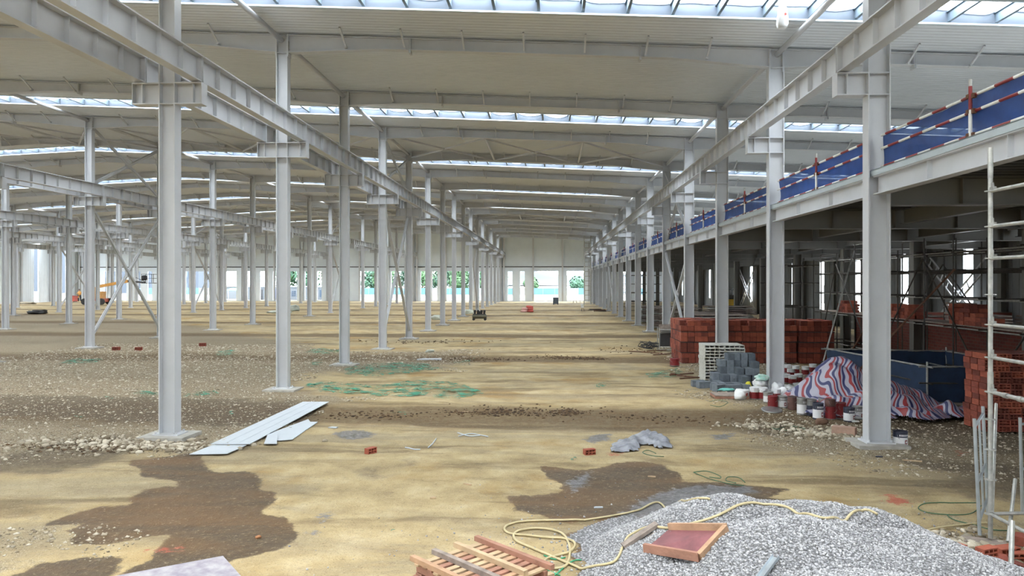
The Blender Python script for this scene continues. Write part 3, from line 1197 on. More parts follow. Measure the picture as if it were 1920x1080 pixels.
CL = []
for (x, y, sx, sy, n) in ((1060, 770, .3, .3, 160), (955, 770, .6, .35, 160), (1000, 768, 1.6, .6, 120), (880, 772, .8, .4, 100), (1055, 668, .8, .5, 220), (1110, 670, .5, .4, 160), (900, 672, 1.6, .7, 200), (790, 640, 3.0, .8, 120),
                          (700, 776, 1.2, .5, 120), (1230, 780, 1.5, .5, 80), (1180, 655, 2.0, 1.5, 80), (180, 835, 1.2, .4, 300)):
    p_ = at(x, y)
    CL += [(R.gauss(p_.x, sx * .6), R.gauss(p_.y, sy * .6)) for _ in range(n)]
CL = np.array(CL)
P = np.stack([CL[:, 0], CL[:, 1], base_h(CL[:, 0], CL[:, 1]) + .004], 1)
rad = (.01 + .024 * RS.rand(len(CL)) ** 2.5) * (1 + CL[:, 1] / 40)
tag(put('mud_clod', stones('mud_clod', P, rad, [mat('mud_clod_a', (92, 72, 50), .95), mat('mud_clod_b', (70, 55, 40), .95)], .6, False, 15), FLOOR), kind='stuff')

# ---- gravel heap
hx, hy = np.arange(.2, 5.4, .045), np.arange(4.6, 9.8, .045)
HX, HY = np.meshgrid(hx, hy)
Hh = heap_h(HX.ravel(), HY.ravel())
V = np.stack([HX.ravel(), HY.ravel(), Hh], 1)
nx, ny = len(hx), len(hy)
ii = (np.arange(ny - 1)[:, None] * nx + np.arange(nx - 1)[None, :]).ravel()
FQ = np.stack([ii, ii + 1, ii + 1 + nx, ii + nx], 1)
keep = Hh[FQ].max(1) > -.028
FQ = FQ[keep]
m, nt, b = base_mat('heap_gravel')
vor = nd(nt, 'ShaderNodeTexVoronoi', feature='F1')
vor.inputs['Scale'].default_value = 34
tc = nd(nt, 'ShaderNodeTexCoord')
nt.links.new(tc.outputs['Object'], vor.inputs['Vector'])
sc_ = nd(nt, 'ShaderNodeSeparateColor')
nt.links.new(vor.outputs['Color'], sc_.inputs[0])
cc = ramp(nt, sc_.outputs[0], [(0, srgb(132, 132, 135)), (.5, srgb(156, 156, 160)), (1, srgb(182, 182, 186))])
cc = mix(nt, sstep(nt, vor.outputs['Distance'], .3, .6), cc, srgb(104, 104, 106))
nt.links.new(cc, b.inputs['Base Color'])
b.inputs['Roughness'].default_value = .9
bn = nd(nt, 'ShaderNodeBump')
bn.inputs['Strength'].default_value = .8
bn.inputs['Distance'].default_value = .02
bn.invert = True
nt.links.new(vor.outputs['Distance'], bn.inputs['Height'])
nt.links.new(bn.outputs[0], b.inputs['Normal'])
M['heap'] = m
hp = tag(put('gravel_heap', npmesh('gravel_heap', V, FQ, m, True)), 'heap of grey crushed gravel at the lower right', 'gravel', None, 'stuff')
rs = np.random.RandomState(77)
X, Y = .2 + 5.4 * rs.rand(60000), 5.6 + 4.2 * rs.rand(60000)
H = heap_h(X, Y)
s = (H > -.015)
X, Y, H = X[s], Y[s], H[s]
extra = np.array([(R.gauss(2.5, 1.5), R.gauss(8.0, .8)) for _ in range(2500)])
X, Y = np.concatenate([X, extra[:, 0]]), np.concatenate([Y, extra[:, 1]])
s = X < 5.3
X, Y = X[s], Y[s]
H = np.maximum(heap_h(X, Y), base_h(X, Y))
HG = [mat('gravel_a', (150, 150, 153), .9, 0, .1, 3), mat('gravel_b', (170, 170, 173), .9, 0, .1, 3), mat('gravel_c', (184, 184, 186), .9, 0, .08, 3), mat('gravel_d', (134, 134, 137), .9, 0, .1, 3)]
P = np.stack([X, Y, H + .003], 1)
rad = .008 + .011 * rs.rand(len(X)) ** 2
tag(put('gravel_stone', stones('gravel_stone', P, rad, HG, .8, True, 9), hp), kind='stuff')

# ------------------------------------------------------------ outdoors
yd = MB().bb(-420, 260, 111, 620, -.3, -.03)
tag(obj('yard', yd, M['road']), kind='structure')
# site hoarding
fn = empty('site_hoarding', (0, 160, 0), 0, 'low pale blue and white hoarding across the yard', 'fence')
x = -95.0
j = 0
while x < 40:
    wd = 2.6
    mb = MB().bb(x + .04, x + wd - .04, -.03, .03, .1, 1.55)
    obj('panel', mb, M['cabin'] if j % 4 == 2 else M['fenceb'], fn)
    mb = MB().bb(x - .06, x + .06, -.06, .06, -.05, 1.65)
    obj('post', mb, M['cabin'], fn)
    x += wd
    j += 1


def leafmat(name, c, c2):
    return mat(name, c, .8, 0, 0, 2.5, .0, 3, c2=c2)


M['leaf'] = leafmat('foliage', (58, 92, 52), (26, 50, 30))
M['leaf2'] = leafmat('foliage_blue', (62, 96, 74), (34, 60, 48))
M['bark'] = mat('bark', (90, 76, 60), .9)


def tree(x, y, h, r, mt, label, group, seed):
    rr = random.Random(seed)
    t = empty('tree', (x, y, 0), 0, label, 'tree', group)
    mb = MB().tube([(0, 0, -.05), (.1, 0, h * .35), (0, .1, h * .6)], .3, 8, rr=[.22, .16, .08])
    for q in range(4):
        a = q * 1.6 + rr.random()
        mb.tube([(.08, 0, h * .3), (math.cos(a) * r * .45, math.sin(a) * r * .45, h * .62)], .07, 6)
    obj('trunk', mb, M['bark'], t)
    P, C_ = [], []
    for q in range(9):
        a, e = rr.random() * 2 * PI, rr.random()
        C_.append((math.cos(a) * r * .55 * e, math.sin(a) * r * .5 * e, h * (.3 + .5 * rr.random()), r * (.35 + .25 * rr.random())))
    n = 1500
    V, Fq = np.zeros((n * 4, 3)), np.arange(n * 4).reshape(-1, 4)
    rs = np.random.RandomState(seed)
    for i in range(n):
        cx, cy, cz, cr = C_[rs.randint(len(C_))]
        d = rs.normal(size=3)
        d /= np.linalg.norm(d)
        p = np.array((cx, cy, cz)) + d * cr * (.75 + .3 * rs.rand())
        u = np.cross(d, rs.normal(size=3))
        u /= np.linalg.norm(u)
        v = np.cross(d, u)
        s_ = .22 + .2 * rs.rand()
        V[i * 4:i * 4 + 4] = [p + u * s_, p + v * s_ * .7, p - u * s_, p - v * s_ * .7]
    o = put('foliage', npmesh('foliage', V, Fq, mt), t)
    tag(o, kind='stuff')


trs = [(-44.5, 178, 7.6), (-40, 176, 7.2), (-36, 182, 8.2), (-31.5, 178, 8.6), (-27, 184, 8.4), (-22.5, 178, 8.0), (-49, 176, 7.0), (-54, 178, 6.4), (-60, 174, 7.6), (-64, 172, 8.2), (-18, 182, 7.4),
       (-14, 180, 6.6), (6.5, 176, 4.1), (10, 178, 4.0), (13.5, 180, 3.6), (-4.5, 180, 4.2)]
for i, (x, y, h) in enumerate(trs):
    hi_ = sorted(t_[0] for t_ in trs if t_[2] > 5)
    lo_ = sorted(t_[0] for t_ in trs if t_[2] <= 5)
    tree(x, y, h, 4.4 if h > 5 else 3.0, M['leaf'] if i % 2 else M['leaf2'], 'tall hazy green tree beyond the far wall, %s from the left' % ORD[hi_.index(x)] if h > 5 else
         'low round tree behind the hoarding, %s from the left' % ORD[lo_.index(x)], 'trees beyond the openings' if h > 5 else 'low trees behind the hoarding', 40 + i)
# distant hills
for (x, y, w_, h, nm) in ((-30, 560, 190, 11, 'left'), (60, 600, 150, 9, 'right')):
    gx_ = np.linspace(-w_, w_, 60)
    gy_ = np.linspace(-60, 60, 12)
    A, B_ = np.meshgrid(gx_, gy_)
    Z = h * np.exp(-(A / (w_ * .55)) ** 2) * np.exp(-(B_ / 34) ** 2) * (1 + .8 * vnoise(A, B_, 22, 31)) - .05
    V = np.stack([A.ravel() + x, B_.ravel() + y, Z.ravel()], 1)
    ii = (np.arange(11)[:, None] * 60 + np.arange(59)[None, :]).ravel()
    tag(put('hill', npmesh('hill', V, np.stack([ii, ii + 1, ii + 61, ii + 60], 1), M['hill'], True)), kind='structure')
# apartment blocks
for bi_, (xp, wd, h, Yb, lb) in enumerate(((-121, 22, 26, 185, 'pale apartment block beyond the far wall, left of the two'), (-96, 15, 24, 178, 'pale apartment block beyond the far wall, right of the two'),
                                           (-168, 22, 40, 215, 'apartment block seen through the slot in the left wall'))):
    bl = empty('apartment_building', (xp, Yb, 0), 0, lb, 'building')
    obj('wall', MB().bb(-wd / 2, wd / 2, 0, 12, -.1, h), M['bld'], bl)
    obj('parapet', MB().bb(-wd / 2 - .2, wd / 2 + .2, -.2, 12.2, h, h + .6), M['cabin'], bl)
    wm = MB().bb(-.6, .6, -.06, .02, 0, 1.5).mesh('window', M['glassd'])
    for fl in range(0, 8):
        for q in np.arange(-wd / 2 + 1.6, wd / 2 - 1, 3.4):
            if fl * 3 + 2.5 < h:
                put('window', wm, bl, (q, -.02, fl * 3 + 1.0))
# site cabins
cab = [(458, 500, 119), (506, 560, 119), (566, 612, 119), (405, 445, 124)]
for i, (a, b_, Yc) in enumerate(cab):
    A, B_ = atY(a, 550, Yc).x, atY(b_, 550, Yc).x
    c = empty('site_cabin', ((A + B_) / 2, Yc, 0), 0, 'white site cabin outside the far wall, %s from the left' % ORD[(1, 2, 3, 0)[i]], 'cabin')
    w2 = (B_ - A) / 2
    obj('body', MB().bb(-w2, w2, 0, 2.4, 0, 2.1), M['cabin'], c)
    obj('roof', MB().bb(-w2 - .1, w2 + .1, -.15, 2.5, 2.1, 2.22), M['wallu'], c)
    if i == 0:
        q = atY(490, 550, Yc).x - (A + B_) / 2
        obj('doorway', MB().bb(q - .25, q + .25, -.05, .0, .05, 1.7), M['dark'], c)
    if i == 1:
        q = atY(514, 550, Yc).x - (A + B_) / 2
        obj('door', MB().bb(q - .4, q + .4, -.06, .0, .05, 1.8), M['bluedoor'], c)
        q = atY(551, 550, Yc).x - (A + B_) / 2
        for r_ in range(3):
            for s_ in range(2):
                obj('pane', MB().bb(q - .34 + s_ * .36, q - .34 + s_ * .36 + .28, -.04, 0, .55 + r_ * .32, .8 + r_ * .32), M['glassd'], c)
    if i == 2:
        q = atY(601, 550, Yc).x - (A + B_) / 2
        obj('window', MB().bb(q - .16, q + .16, -.04, 0, .4, 1.6), M['glassd'], c)
p = atY(334, 560, 121)
mb = MB().bb(-.75, .75, -.02, .02, .3, 1.6)
bn_ = empty('banner', (p.x, 121, 0), 0, 'red banner on a frame outside the far wall', 'banner')
obj('cloth', mb, M['redbox'], bn_)
mb = MB()
for e in (-.78, .78):
    mb.tube([(e, 0, -.1), (e, 0, 1.7)], .03, 6)
obj('frame', mb, M['pipe'], bn_)
p = atY(437, 560, 118)
t = empty('awning', (p.x, 118, 0), 0, 'green awning on posts outside the far wall', 'awning')
obj('canopy', MB().add([(-.9, -.5, 1.55), (.9, -.5, 1.55), (.6, .5, 1.9), (-.6, .5, 1.9), (-.9, -.5, 1.5), (.9, -.5, 1.5), (.6, .5, 1.85), (-.6, .5, 1.85)],
                       [(0, 1, 2, 3), (7, 6, 5, 4), (0, 4, 5, 1), (1, 5, 6, 2), (2, 6, 7, 3), (3, 7, 4, 0)]), mat('green_awning', (60, 190, 150), .6), t)
for e in (-.8, .8):
    obj('post', MB().tube([(e, 0, -.1), (e, 0, 1.7)], .04, 6), M['pipe'], t)

# ------------------------------------------------------------ guard rail with blue net on the mezzanine edge
m, nt, b = base_mat('blue_safety_net')
b.inputs['Base Color'].default_value = srgb(40, 84, 164)
b.inputs['Roughness'].default_value = .7
nz = tex_noise(nt, 3, 4)
nt.links.new(ramp(nt, nz, [(.3, srgb(26, 52, 100)), (.7, srgb(40, 76, 136))]), b.inputs['Base Color'])
trl = nd(nt, 'ShaderNodeBsdfTranslucent')
trl.inputs[0].default_value = srgb(24, 62, 130)
m1 = nd(nt, 'ShaderNodeMixShader')
m1.inputs[0].default_value = .4
nt.links.new(b.outputs[0], m1.inputs[1])
nt.links.new(trl.outputs[0], m1.inputs[2])
tp = nd(nt, 'ShaderNodeBsdfTransparent')
m2 = nd(nt, 'ShaderNodeMixShader')
m2.inputs[0].default_value = .1
nt.links.new(m1.outputs[0], m2.inputs[1])
nt.links.new(tp.outputs[0], m2.inputs[2])
nt.links.new(m2.outputs[0], nt.nodes['Material Output'].inputs['Surface'])
M['net'] = m


def net_mb(a, b_, z0, z1, amp, seed, nu=24, nv=6, off=(1, 0)):
    """draped net between two ground points"""
    mb = MB()
    V = []
    for j in range(nv + 1):
        for i in range(nu + 1):
            u, v = i / nu, j / nv
            q = noise.noise(Vector((u * 5 + seed, v * 1.4, seed))) * amp + noise.noise(Vector((u * 17 + seed, v * 2 + u * 3, seed))) * amp * .4
            V.append((a[0] + (b_[0] - a[0]) * u + off[0] * q, a[1] + (b_[1] - a[1]) * u + off[1] * q, z0 + (z1 - z0) * v + (.02 * math.sin(u * 31 + seed) if j == nv else 0)))
    mb.add(V, [(j * (nu + 1) + i, j * (nu + 1) + i + 1, (j + 1) * (nu + 1) + i + 1, (j + 1) * (nu + 1) + i) for j in range(nv) for i in range(nu)])
    return mb


def striped_rail(name, a, b_, parent, r=.024, step=.4, ph=0):
    a, b_ = Vector(a), Vector(b_)
    L = (b_ - a).length
    mb = MB()
    t, i = -ph, 0
    while t < L:
        p, q = max(0, t), min(L, t + step)
        if q > p:
            mb.m = i % 2
            mb.tube([a + (b_ - a) * (p / L), a + (b_ - a) * (q / L)], r, 8)
        t += step
        i += 1
    return obj(name, mb, [M['wpaint'], M['red']], parent, smooth=False)


n = 0
for k in range(-2, 15):
    y = YK(k)
    g = empty('guard_rail', (XR + .02, y, 5.045), 0, 'red and white guard rail with blue net on the mezzanine, %s bay from front' % ORD[n], 'railing', 'guard rails of the mezzanine')
    n += 1
    y0, y1 = .16, 5.84
    far = k > 5
    striped_rail('top_rail', (0, y0, .62), (0, y1, .63), g, ph=.1)
    striped_rail('middle_rail', (0, y0, .40), (0, y1, .39), g, ph=.2)
    striped_rail('bottom_rail', (0, y0, .06), (0, y1, .06), g, ph=.05)
    pm = MB()
    pm.tube([(-.03, 3.0, 0), (-.03, 3.0, .42)], .026, 8)
    pm.m = 1
    pm.tube([(-.03, 3.0, .42), (-.03, 3.0, .76)], .026, 8)
    pm.m = 2
    pm.tube([(-.03, 3.0, .76), (-.03, 3.0, .86)], .024, 8)
    obj('post', pm, [M['wpaint'], M['red'], M['pipe']], g)
    if not far:
        for z in (.62, .40, .06):
            obj('clamp', MB().box((-.02, 3.03, z), (.08, .07, .06)).box((-.02, 2.93, z - .01), (.05, .05, .07)), M['rust'], g)
        for z in (.62, .40):
            obj('clamp', MB().box((0, y0 + .03, z), (.08, .09, .07)), M['rust'], g)
    obj('net', net_mb((.05, y0), (.05, y1), .0, .64, .06, k * 3.1), M['net'], g, smooth=True)

# ------------------------------------------------------------ partition wall and scaffolds below the mezzanine
m, nt, b = base_mat('partition_brickwork')
tc = nd(nt, 'ShaderNodeTexCoord')
mp = nd(nt, 'ShaderNodeMapping')
mp.inputs['Rotation'].default_value = (PI / 2, 0, PI / 2)
nt.links.new(tc.outputs['Object'], mp.inputs[0])
sx_ = nd(nt, 'ShaderNodeSeparateXYZ')
nt.links.new(tc.outputs['Object'], sx_.inputs[0])
cb_ = nd(nt, 'ShaderNodeCombineXYZ')
nt.links.new(sx_.outputs[1], cb_.inputs[0])
nt.links.new(sx_.outputs[2], cb_.inputs[1])
bk = nd(nt, 'ShaderNodeTexBrick')
nt.links.new(cb_.outputs[0], bk.inputs['Vector'])
bk.inputs['Scale'].default_value = 1
bk.inputs['Brick Width'].default_value = .24
bk.inputs['Row Height'].default_value = .1
bk.inputs['Mortar Size'].default_value = .008
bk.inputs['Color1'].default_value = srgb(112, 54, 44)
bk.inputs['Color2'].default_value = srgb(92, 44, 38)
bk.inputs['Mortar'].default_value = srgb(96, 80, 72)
nt.links.new(bk.outputs['Color'], b.inputs['Base Color'])
b.inputs['Roughness'].default_value = .9
bn = nd(nt, 'ShaderNodeBump')
bn.inputs['Strength'].default_value = .6
bn.inputs['Distance'].default_value = .01
nt.links.new(bk.outputs['Fac'], bn.inputs['Height'])
bn.invert = True
nt.links.new(bn.outputs[0], b.inputs['Normal'])
M['bwall'] = m
mb = MB()
mb.bb(12.95, 13.2, 14.0, 31.4, -.1, 1.72)
mb.bb(12.95, 19.3, 31.2, 31.4, -.1, 1.72)
mb.bb(12.95, 13.2, 22.4, 23.6, 1.72, 2.1)
mb.bb(12.95, 13.2, 26.0, 26.8, 1.72, 1.95)
tag(obj('partition_wall', mb, M['bwall']), 'half built red brick partition wall under the mezzanine', 'wall')


def scaffold(name, label, xs, ys, zt, ledz, seed, platz=(), r=.024, mt='pipe_dark', diag=True):
    rr = random.Random(seed)
    s = empty(name, (0, 0, 0), 0, label, 'scaffold')
    for x in xs:
        for y in ys:
            h = zt + rr.uniform(-.3, .25)
            mb = MB().tube([(x, y, 0), (x, y, h)], r, 6)
            for z in ledz:
                mb.box((x, y, z), (.07, .07, .05))
            obj('standard', mb, M[mt], s)
    for x in xs:
        for z in ledz:
            obj('ledger', MB().tube([(x + .03, ys[0] - .3, z), (x + .03, ys[-1] + .3, z)], r * .9, 6), M[mt] if z % 1 < .5 else M['pipe'], s)
    for i, y in enumerate(ys):
        for z in ledz:
            obj('transom', MB().tube([(xs[0] - .25, y + .04, z + .04), (xs[-1] + .25, y + .04, z + .04)], r * .9, 6), M[mt], s)
    if diag:
        for i in range(0, len(ys) - 1, 2):
            j = min(i + 2, len(ys) - 1)
            a, b_ = (ys[i], ys[j]) if (i // 2) % 2 else (ys[j], ys[i])
            obj('diagonal', MB().tube([(xs[0] - .05, a, .1), (xs[0] - .05, b_, zt - .6)], r, 6), M[mt], s)
    for z in platz:
        y = ys[0] - .2
        while y < ys[-1]:
            L = min(2.4, ys[-1] + .2 - y)
            for q in range(4):
                x = xs[0] + .02 + q * .24
                if x + .22 > xs[-1] + .1:
                    break
                obj('plank', MB().bb(x, x + .21, y, y + L - .04, z + .065, z + .1), M['woodg'], s)
            y += 2.4
    return s


ysA = [16.2, 18.0, 19.7, 21.4, 23.0, 24.7, 26.4, 28.1, 29.8, 31.5]
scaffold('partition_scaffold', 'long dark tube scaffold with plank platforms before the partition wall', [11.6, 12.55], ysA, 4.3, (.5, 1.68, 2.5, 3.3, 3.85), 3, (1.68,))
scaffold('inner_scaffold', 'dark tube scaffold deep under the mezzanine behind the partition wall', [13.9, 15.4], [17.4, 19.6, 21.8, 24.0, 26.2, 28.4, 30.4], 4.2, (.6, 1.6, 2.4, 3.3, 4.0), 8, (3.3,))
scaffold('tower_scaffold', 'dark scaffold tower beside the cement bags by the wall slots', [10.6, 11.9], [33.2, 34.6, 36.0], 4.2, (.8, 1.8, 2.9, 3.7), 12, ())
scaffold('far_scaffold', 'distant scaffold under the far end of the mezzanine', [8.2, 9.8, 11.2], [74.5, 76.4, 78.2], 4.3, (.9, 1.8, 2.7, 3.6), 14, (), .03)
# long raking shores
for nm, a, b_, lb in (('a', atY(1660, 642, 17.9), atY(1790, 505, 17.95), 'long raking steel tube leaning across in front of the partition scaffold'),
                      ('b', atY(1553, 645, 24), atY(1601, 470, 25), 'steel tube leaning steeply left of the second right column'),
                      ('c', atY(1596, 660, 25), atY(1640, 585, 25), 'short tube leaning behind the nearest right column')):
    if a.z > .6:
        d = (b_ - a).normalized()
        a = a - d * ((a.z - .0) / d.z)
    tag(obj('raking_tube', MB().tube([a, b_], .026, 8), M['rust'] if nm != 'b' else M['pipe']), lb, 'tube')

# lattice braces on the right wall
for k, nm in ((3, 'nearer'), (9, 'farther')):
    o = empty('lattice_brace', (XEND_R - .45, YK(k), 0), 0, '%s pale lattice cross brace against the right wall' % nm, 'bracing')
    for s_ in (0, 1):
        y0, y1, z0, z1 = (.2, 5.8, .3, 4.3) if s_ == 0 else (5.8, .2, .3, 4.3)
        a, b_ = Vector((s_ * .1, y0, z0)), Vector((s_ * .1, y1, z1))
        d = (b_ - a).normalized()
        nn = Vector((0, -d.z, d.y)) * .2
        mb = MB().bar(a + nn, b_ + nn, .05, .07).bar(a - nn, b_ - nn, .05, .07)
        L = (b_ - a).length
        for q in range(1, 11):
            c = a + d * (L * q / 11)
            mb.bar(c - nn, c + nn, .04, .04)
        obj('lattice', mb, M['steel'], o)

# ------------------------------------------------------------ bricks
def hollow_brick(name, L, D, H, nh, nv, mt, wall=.016, depth=None):
    """brick with nh x nv holes through its -Y face; centred, base z=0"""
    mb = MB()
    xs = [-L / 2]
    cw = (L - wall * (nh + 1)) / nh
    for i in range(nh):
        xs += [xs[-1] + wall, xs[-1] + wall + cw]
    xs.append(L / 2)
    zz = [0]
    ch = (H - wall * (nv + 1)) / nv
    for i in range(nv):
        zz += [zz[-1] + wall, zz[-1] + wall + ch]
    zz.append(H)
    dp = depth or D * .6
    for y, sg in ((-D / 2, 1), (D / 2, -1)):
        for i in range(len(xs) - 1):
            for j in range(len(zz) - 1):
                x0, x1, z0, z1 = xs[i], xs[i + 1], zz[j], zz[j + 1]
                q = [(x0, y, z0), (x1, y, z0), (x1, y, z1), (x0, y, z1)]
                if i % 2 == 1 and j % 2 == 1 and sg == 1:
                    yb = y + dp
                    q2 = [(x0, yb, z0), (x1, yb, z0), (x1, yb, z1), (x0, yb, z1)]
                    mb.add(q + q2, [(0, 4, 5, 1), (1, 5, 6, 2), (2, 6, 7, 3), (3, 7, 4, 0), (4, 7, 6, 5)])
                elif not (i % 2 == 1 and j % 2 == 1):
                    mb.add(q, [(0, 1, 2, 3) if sg == 1 else (3, 2, 1, 0)])
                else:
                    mb.add(q, [(3, 2, 1, 0)])
    x, y = L / 2, D / 2
    mb.add([(-x, -y, 0), (x, -y, 0), (x, y, 0), (-x, y, 0), (-x, -y, H), (x, -y, H), (x, y, H), (-x, y, H)], [(0, 3, 2, 1), (4, 5, 6, 7), (0, 4, 7, 3), (1, 2, 6, 5)])
    return mb.mesh(name, mt)


BR = ['brick', 'brick2', 'brick3']


def plain_brick(L, D, H, mt):
    mb = MB().bb(-L / 2, L / 2, -D / 2, D / 2, 0, H)
    # two shallow grooves on the long faces
    for z in (.33, .66):
        for s in (-1, 1):
            mb.bb(-L / 2 + .01, L / 2 - .01, s * D / 2 - .002, s * D / 2 + .002, H * z - .006, H * z + .006)
    return mb.mesh('brick', M[mt])


def brick_pack(x0, y0, nx_, ny_, nz_, bl, bd, bh, meshes, label, jit=.006, rz=0, z0=0.0, missing=(), bands=True, seedv=0):
    rr = random.Random(seedv)
    w_, d_ = nx_ * bl, ny_ * bd
    o = empty('brick_pack', (x0 + w_ / 2, y0 + d_ / 2, z0), rz, label, 'bricks', 'packs of red bricks')
    obj('pack_core', MB().bb(-w_ / 2 + bl * .6, w_ / 2 - bl * .6, -d_ / 2 + bd * .6, d_ / 2 - bd * .6, .0, nz_ * bh - bh * .3), M['brick3'], o)
    for k in range(nz_):
        sh = rr.uniform(-.03, .03) if k % 2 == 0 else sh
        for i in range(nx_):
            for j in range(ny_):
                if not (i in (0, nx_ - 1) or j == 0 or k == nz_ - 1 or j == ny_ - 1):
                    continue
                if j == ny_ - 1 and k < nz_ - 1 and 0 < i < nx_ - 1:
                    continue
                if k == nz_ - 1 and (i, j) in missing:
                    continue
                me_ = meshes[rr.choices((0, 1, 2), (5, 2, 3))[0]]
                put('brick', me_, o, (-w_ / 2 + bl * (i + .5) + sh + rr.uniform(-jit, jit), -d_ / 2 + bd * (j + .5) + rr.uniform(-jit, jit), k * bh + (.014 * (k // 2) if bands else 0)), (0, 0, rr.uniform(-.015, .015)))
    if bands:
        for q in (1, 2, 3):
            z = nz_ * bh * q / 4
            obj('strap', MB().bb(-w_ / 2 - .008, w_ / 2 + .008, -d_ / 2 - .01, d_ / 2 + .01, z - .01, z + .01), M['dark'], o)
    return o


PB = [plain_brick(.235, .235, .185, c) for c in BR]
packs = [(4.86, 26.9, 5, 9, 'red brick pack with lit side, leftmost of the row between the right columns'), (6.12, 27.1, 4, 7, 'second red brick pack from the left, just right of the third right column'),
         (7.12, 27.0, 4, 6, 'third red brick pack from the left, dark front, behind the block stack'), (8.14, 27.1, 4, 6, 'fourth red brick pack from the left, left of the second right column foot'),
         (9.2, 27.0, 5, 6, 'red brick pack at the right end of the row, behind the paint tins')]
for i, (x, y, a, c, lb) in enumerate(packs):
    brick_pack(x, y, a, c, 8, .245, .26, .19, PB, lb, seedv=i, missing=[(R.randrange(a), R.randrange(c)) for _ in range(a * c // 3)])
HBR = [hollow_brick('brick', .235, .235, .115, 3, 2, M[c]) for c in BR]
brick_pack(8.72, 14.9, 7, 3, 13, .24, .26, .12, HBR, 'near hollow brick pack at the right edge behind the scaffold', .008, seedv=9, bands=False)
# small brick piles
SB = [hollow_brick('brick', .19, .19, .09, 2, 2, M[c], .014) for c in BR]
brick_pack(9.95, 24.5, 4, 3, 5, .24, .26, .115, HBR, 'low red brick pile at the corner of the blue net pit', .01, seedv=21, bands=False, missing=[(0, 0), (1, 0), (3, 1)])


def brick_heap(x0, y0, z0, rows_, label, seed):
    rr = random.Random(seed)
    o = empty('brick_stack', (x0, y0, z0), 0, label, 'bricks', 'brick stacks on the scaffold')
    for j, n_ in enumerate(rows_):
        for lay in range(n_):
            for q in range(2):
                put('brick', PB[rr.randrange(3)], o, (q * .25 + rr.uniform(-.02, .02), j * .26, lay * .19 * .62), (0, 0, rr.uniform(-.1, .1)), (1, 1, .6))
    return o


PZ = 1.68 + .1
brick_heap(11.75, 29.0, PZ, (3, 4, 4, 3), 'red brick stack on the scaffold, left of the nearest right column', 1)
brick_heap(11.75, 24.2, PZ, (4, 4, 3, 3, 4), 'red brick stack on the scaffold just right of the nearest right column', 2)
brick_heap(11.75, 20.0, PZ, (2, 2, 3, 5, 4, 3, 5), 'stepped red brick stack in the middle of the scaffold platform', 3)
brick_heap(11.75, 17.2, PZ, (3, 3, 2), 'red brick stack on the scaffold behind the right edge pole', 4)
# formwork clutter on top of the partition
j = 0
for (x, y, n_, wd) in ((12.3, 22.3, 6, 1.1), (14.6, 19.5, 5, 1.3), (14.6, 22.0, 6, 1.2), (14.6, 25.0, 5, 1.2)):
    z_ = PZ if x < 13 else 0
    o = empty('board_stack', (x, y, z_), 0, 'grey stack of short boards on the scaffold platform' if x < 13 else 'dim board stack behind the partition wall, %s from the front' % ORD[j], 'boards')
    if x >= 13:
        j += 1
    for q in range(n_ if x < 13 else n_ + 14):
        obj('board', MB().box((R.uniform(-.03, .03), R.uniform(-.05, .05), .06 + q * .1), (.35 if x < 13 else 1.0, wd, .05), Matrix.Rotation(R.uniform(-.08, .08), 3, 'Z')).box((0, -.3, .01 + q * .1), (.3, .08, .05)).box((0, .3, .01 + q * .1), (.3, .08, .05)), M['woodg'], o)

# ------------------------------------------------------------ grey block stack
o = empty('slab_stack', (4.98, 22.3, gz(4.98, 22.3)), 0, 'stack of pale grey hollow slabs by the third right column', 'blocks')
SLB = hollow_brick('slab', .58, .9, .09, 4, 1, M['slab'])
for q in range(12):
    for i in range(2):
        put('slab', SLB, o, (i * .6 - .05 + R.uniform(-.012, .012), R.uniform(-.02, .02), q * .093), (0, 0, R.uniform(-.01, .01)))
GB1 = MB().bb(-.19, .19, -.095, .095, 0, .185).mesh('block', M['block'])
GB2 = MB().bb(-.19, .19, -.095, .095, 0, .185).mesh('block', M['block2'])
o = empty('block_stack', (5.25, 21.3, gz(5.2, 21.3)), 0, 'dark grey concrete blocks stacked in steps before the pale slabs', 'blocks')
for i, hts in enumerate(((2, 1, 1), (4, 2, 1), (5, 2, 1), (5, 3, 2), (5, 3, 1), (5, 4, 1))):
    for j, hh in enumerate(hts):
        for k in range(hh):
            put('block', GB1 if (i + j + k) % 3 else GB2, o, (-.45 + i * .205 + R.uniform(-.02, .02), -j * .39 + R.uniform(-.02, .02), k * .188), (0, 0, PI / 2 + R.uniform(-.05, .05)))
for (dx, dy, rz) in ((-.85, -.45, .3), (-.62, -.75, 1.2), (-.95, -.15, .1), (-.2, -1.15, .2), (.15, -1.1, 1.5), (-.55, -1.05, .6)):
    b_ = put('concrete_block', GB1, None, (5.25 + dx, 21.3 + dy, gz(5.25 + dx, 21.3 + dy)), (0, 0, rz))
    tag(b_, 'loose dark grey block at the foot of the block stack, ' + {-.85: 'second from left', -.62: 'third from left', -.95: 'leftmost', -.2: 'second from right', .15: 'rightmost', -.55: 'third from right'}[dx], 'block', 'loose grey blocks at the stack')
    b_.parent = None

# ------------------------------------------------------------ paint tins
def tin_mesh(r, h, cols, mark=True, seed=0):
    """cols: (base, label band) material indices"""
    mb = MB()
    mb.m = 0
    mb.lathe([(0, 0), (r * .96, 0), (r, .012), (r, h * .10)], 18)
    mb.m = 1
    mb.lathe([(r, h * .10), (r, h * .62)], 18)
    mb.m = 2
    mb.lathe([(r, h * .62), (r, h * .93), (r * 1.03, h * .94), (r * 1.03, h * .97), (r * .99, h), (r * .93, h), (r * .92, h * .95), (0, h * .945)], 18)
    return mb


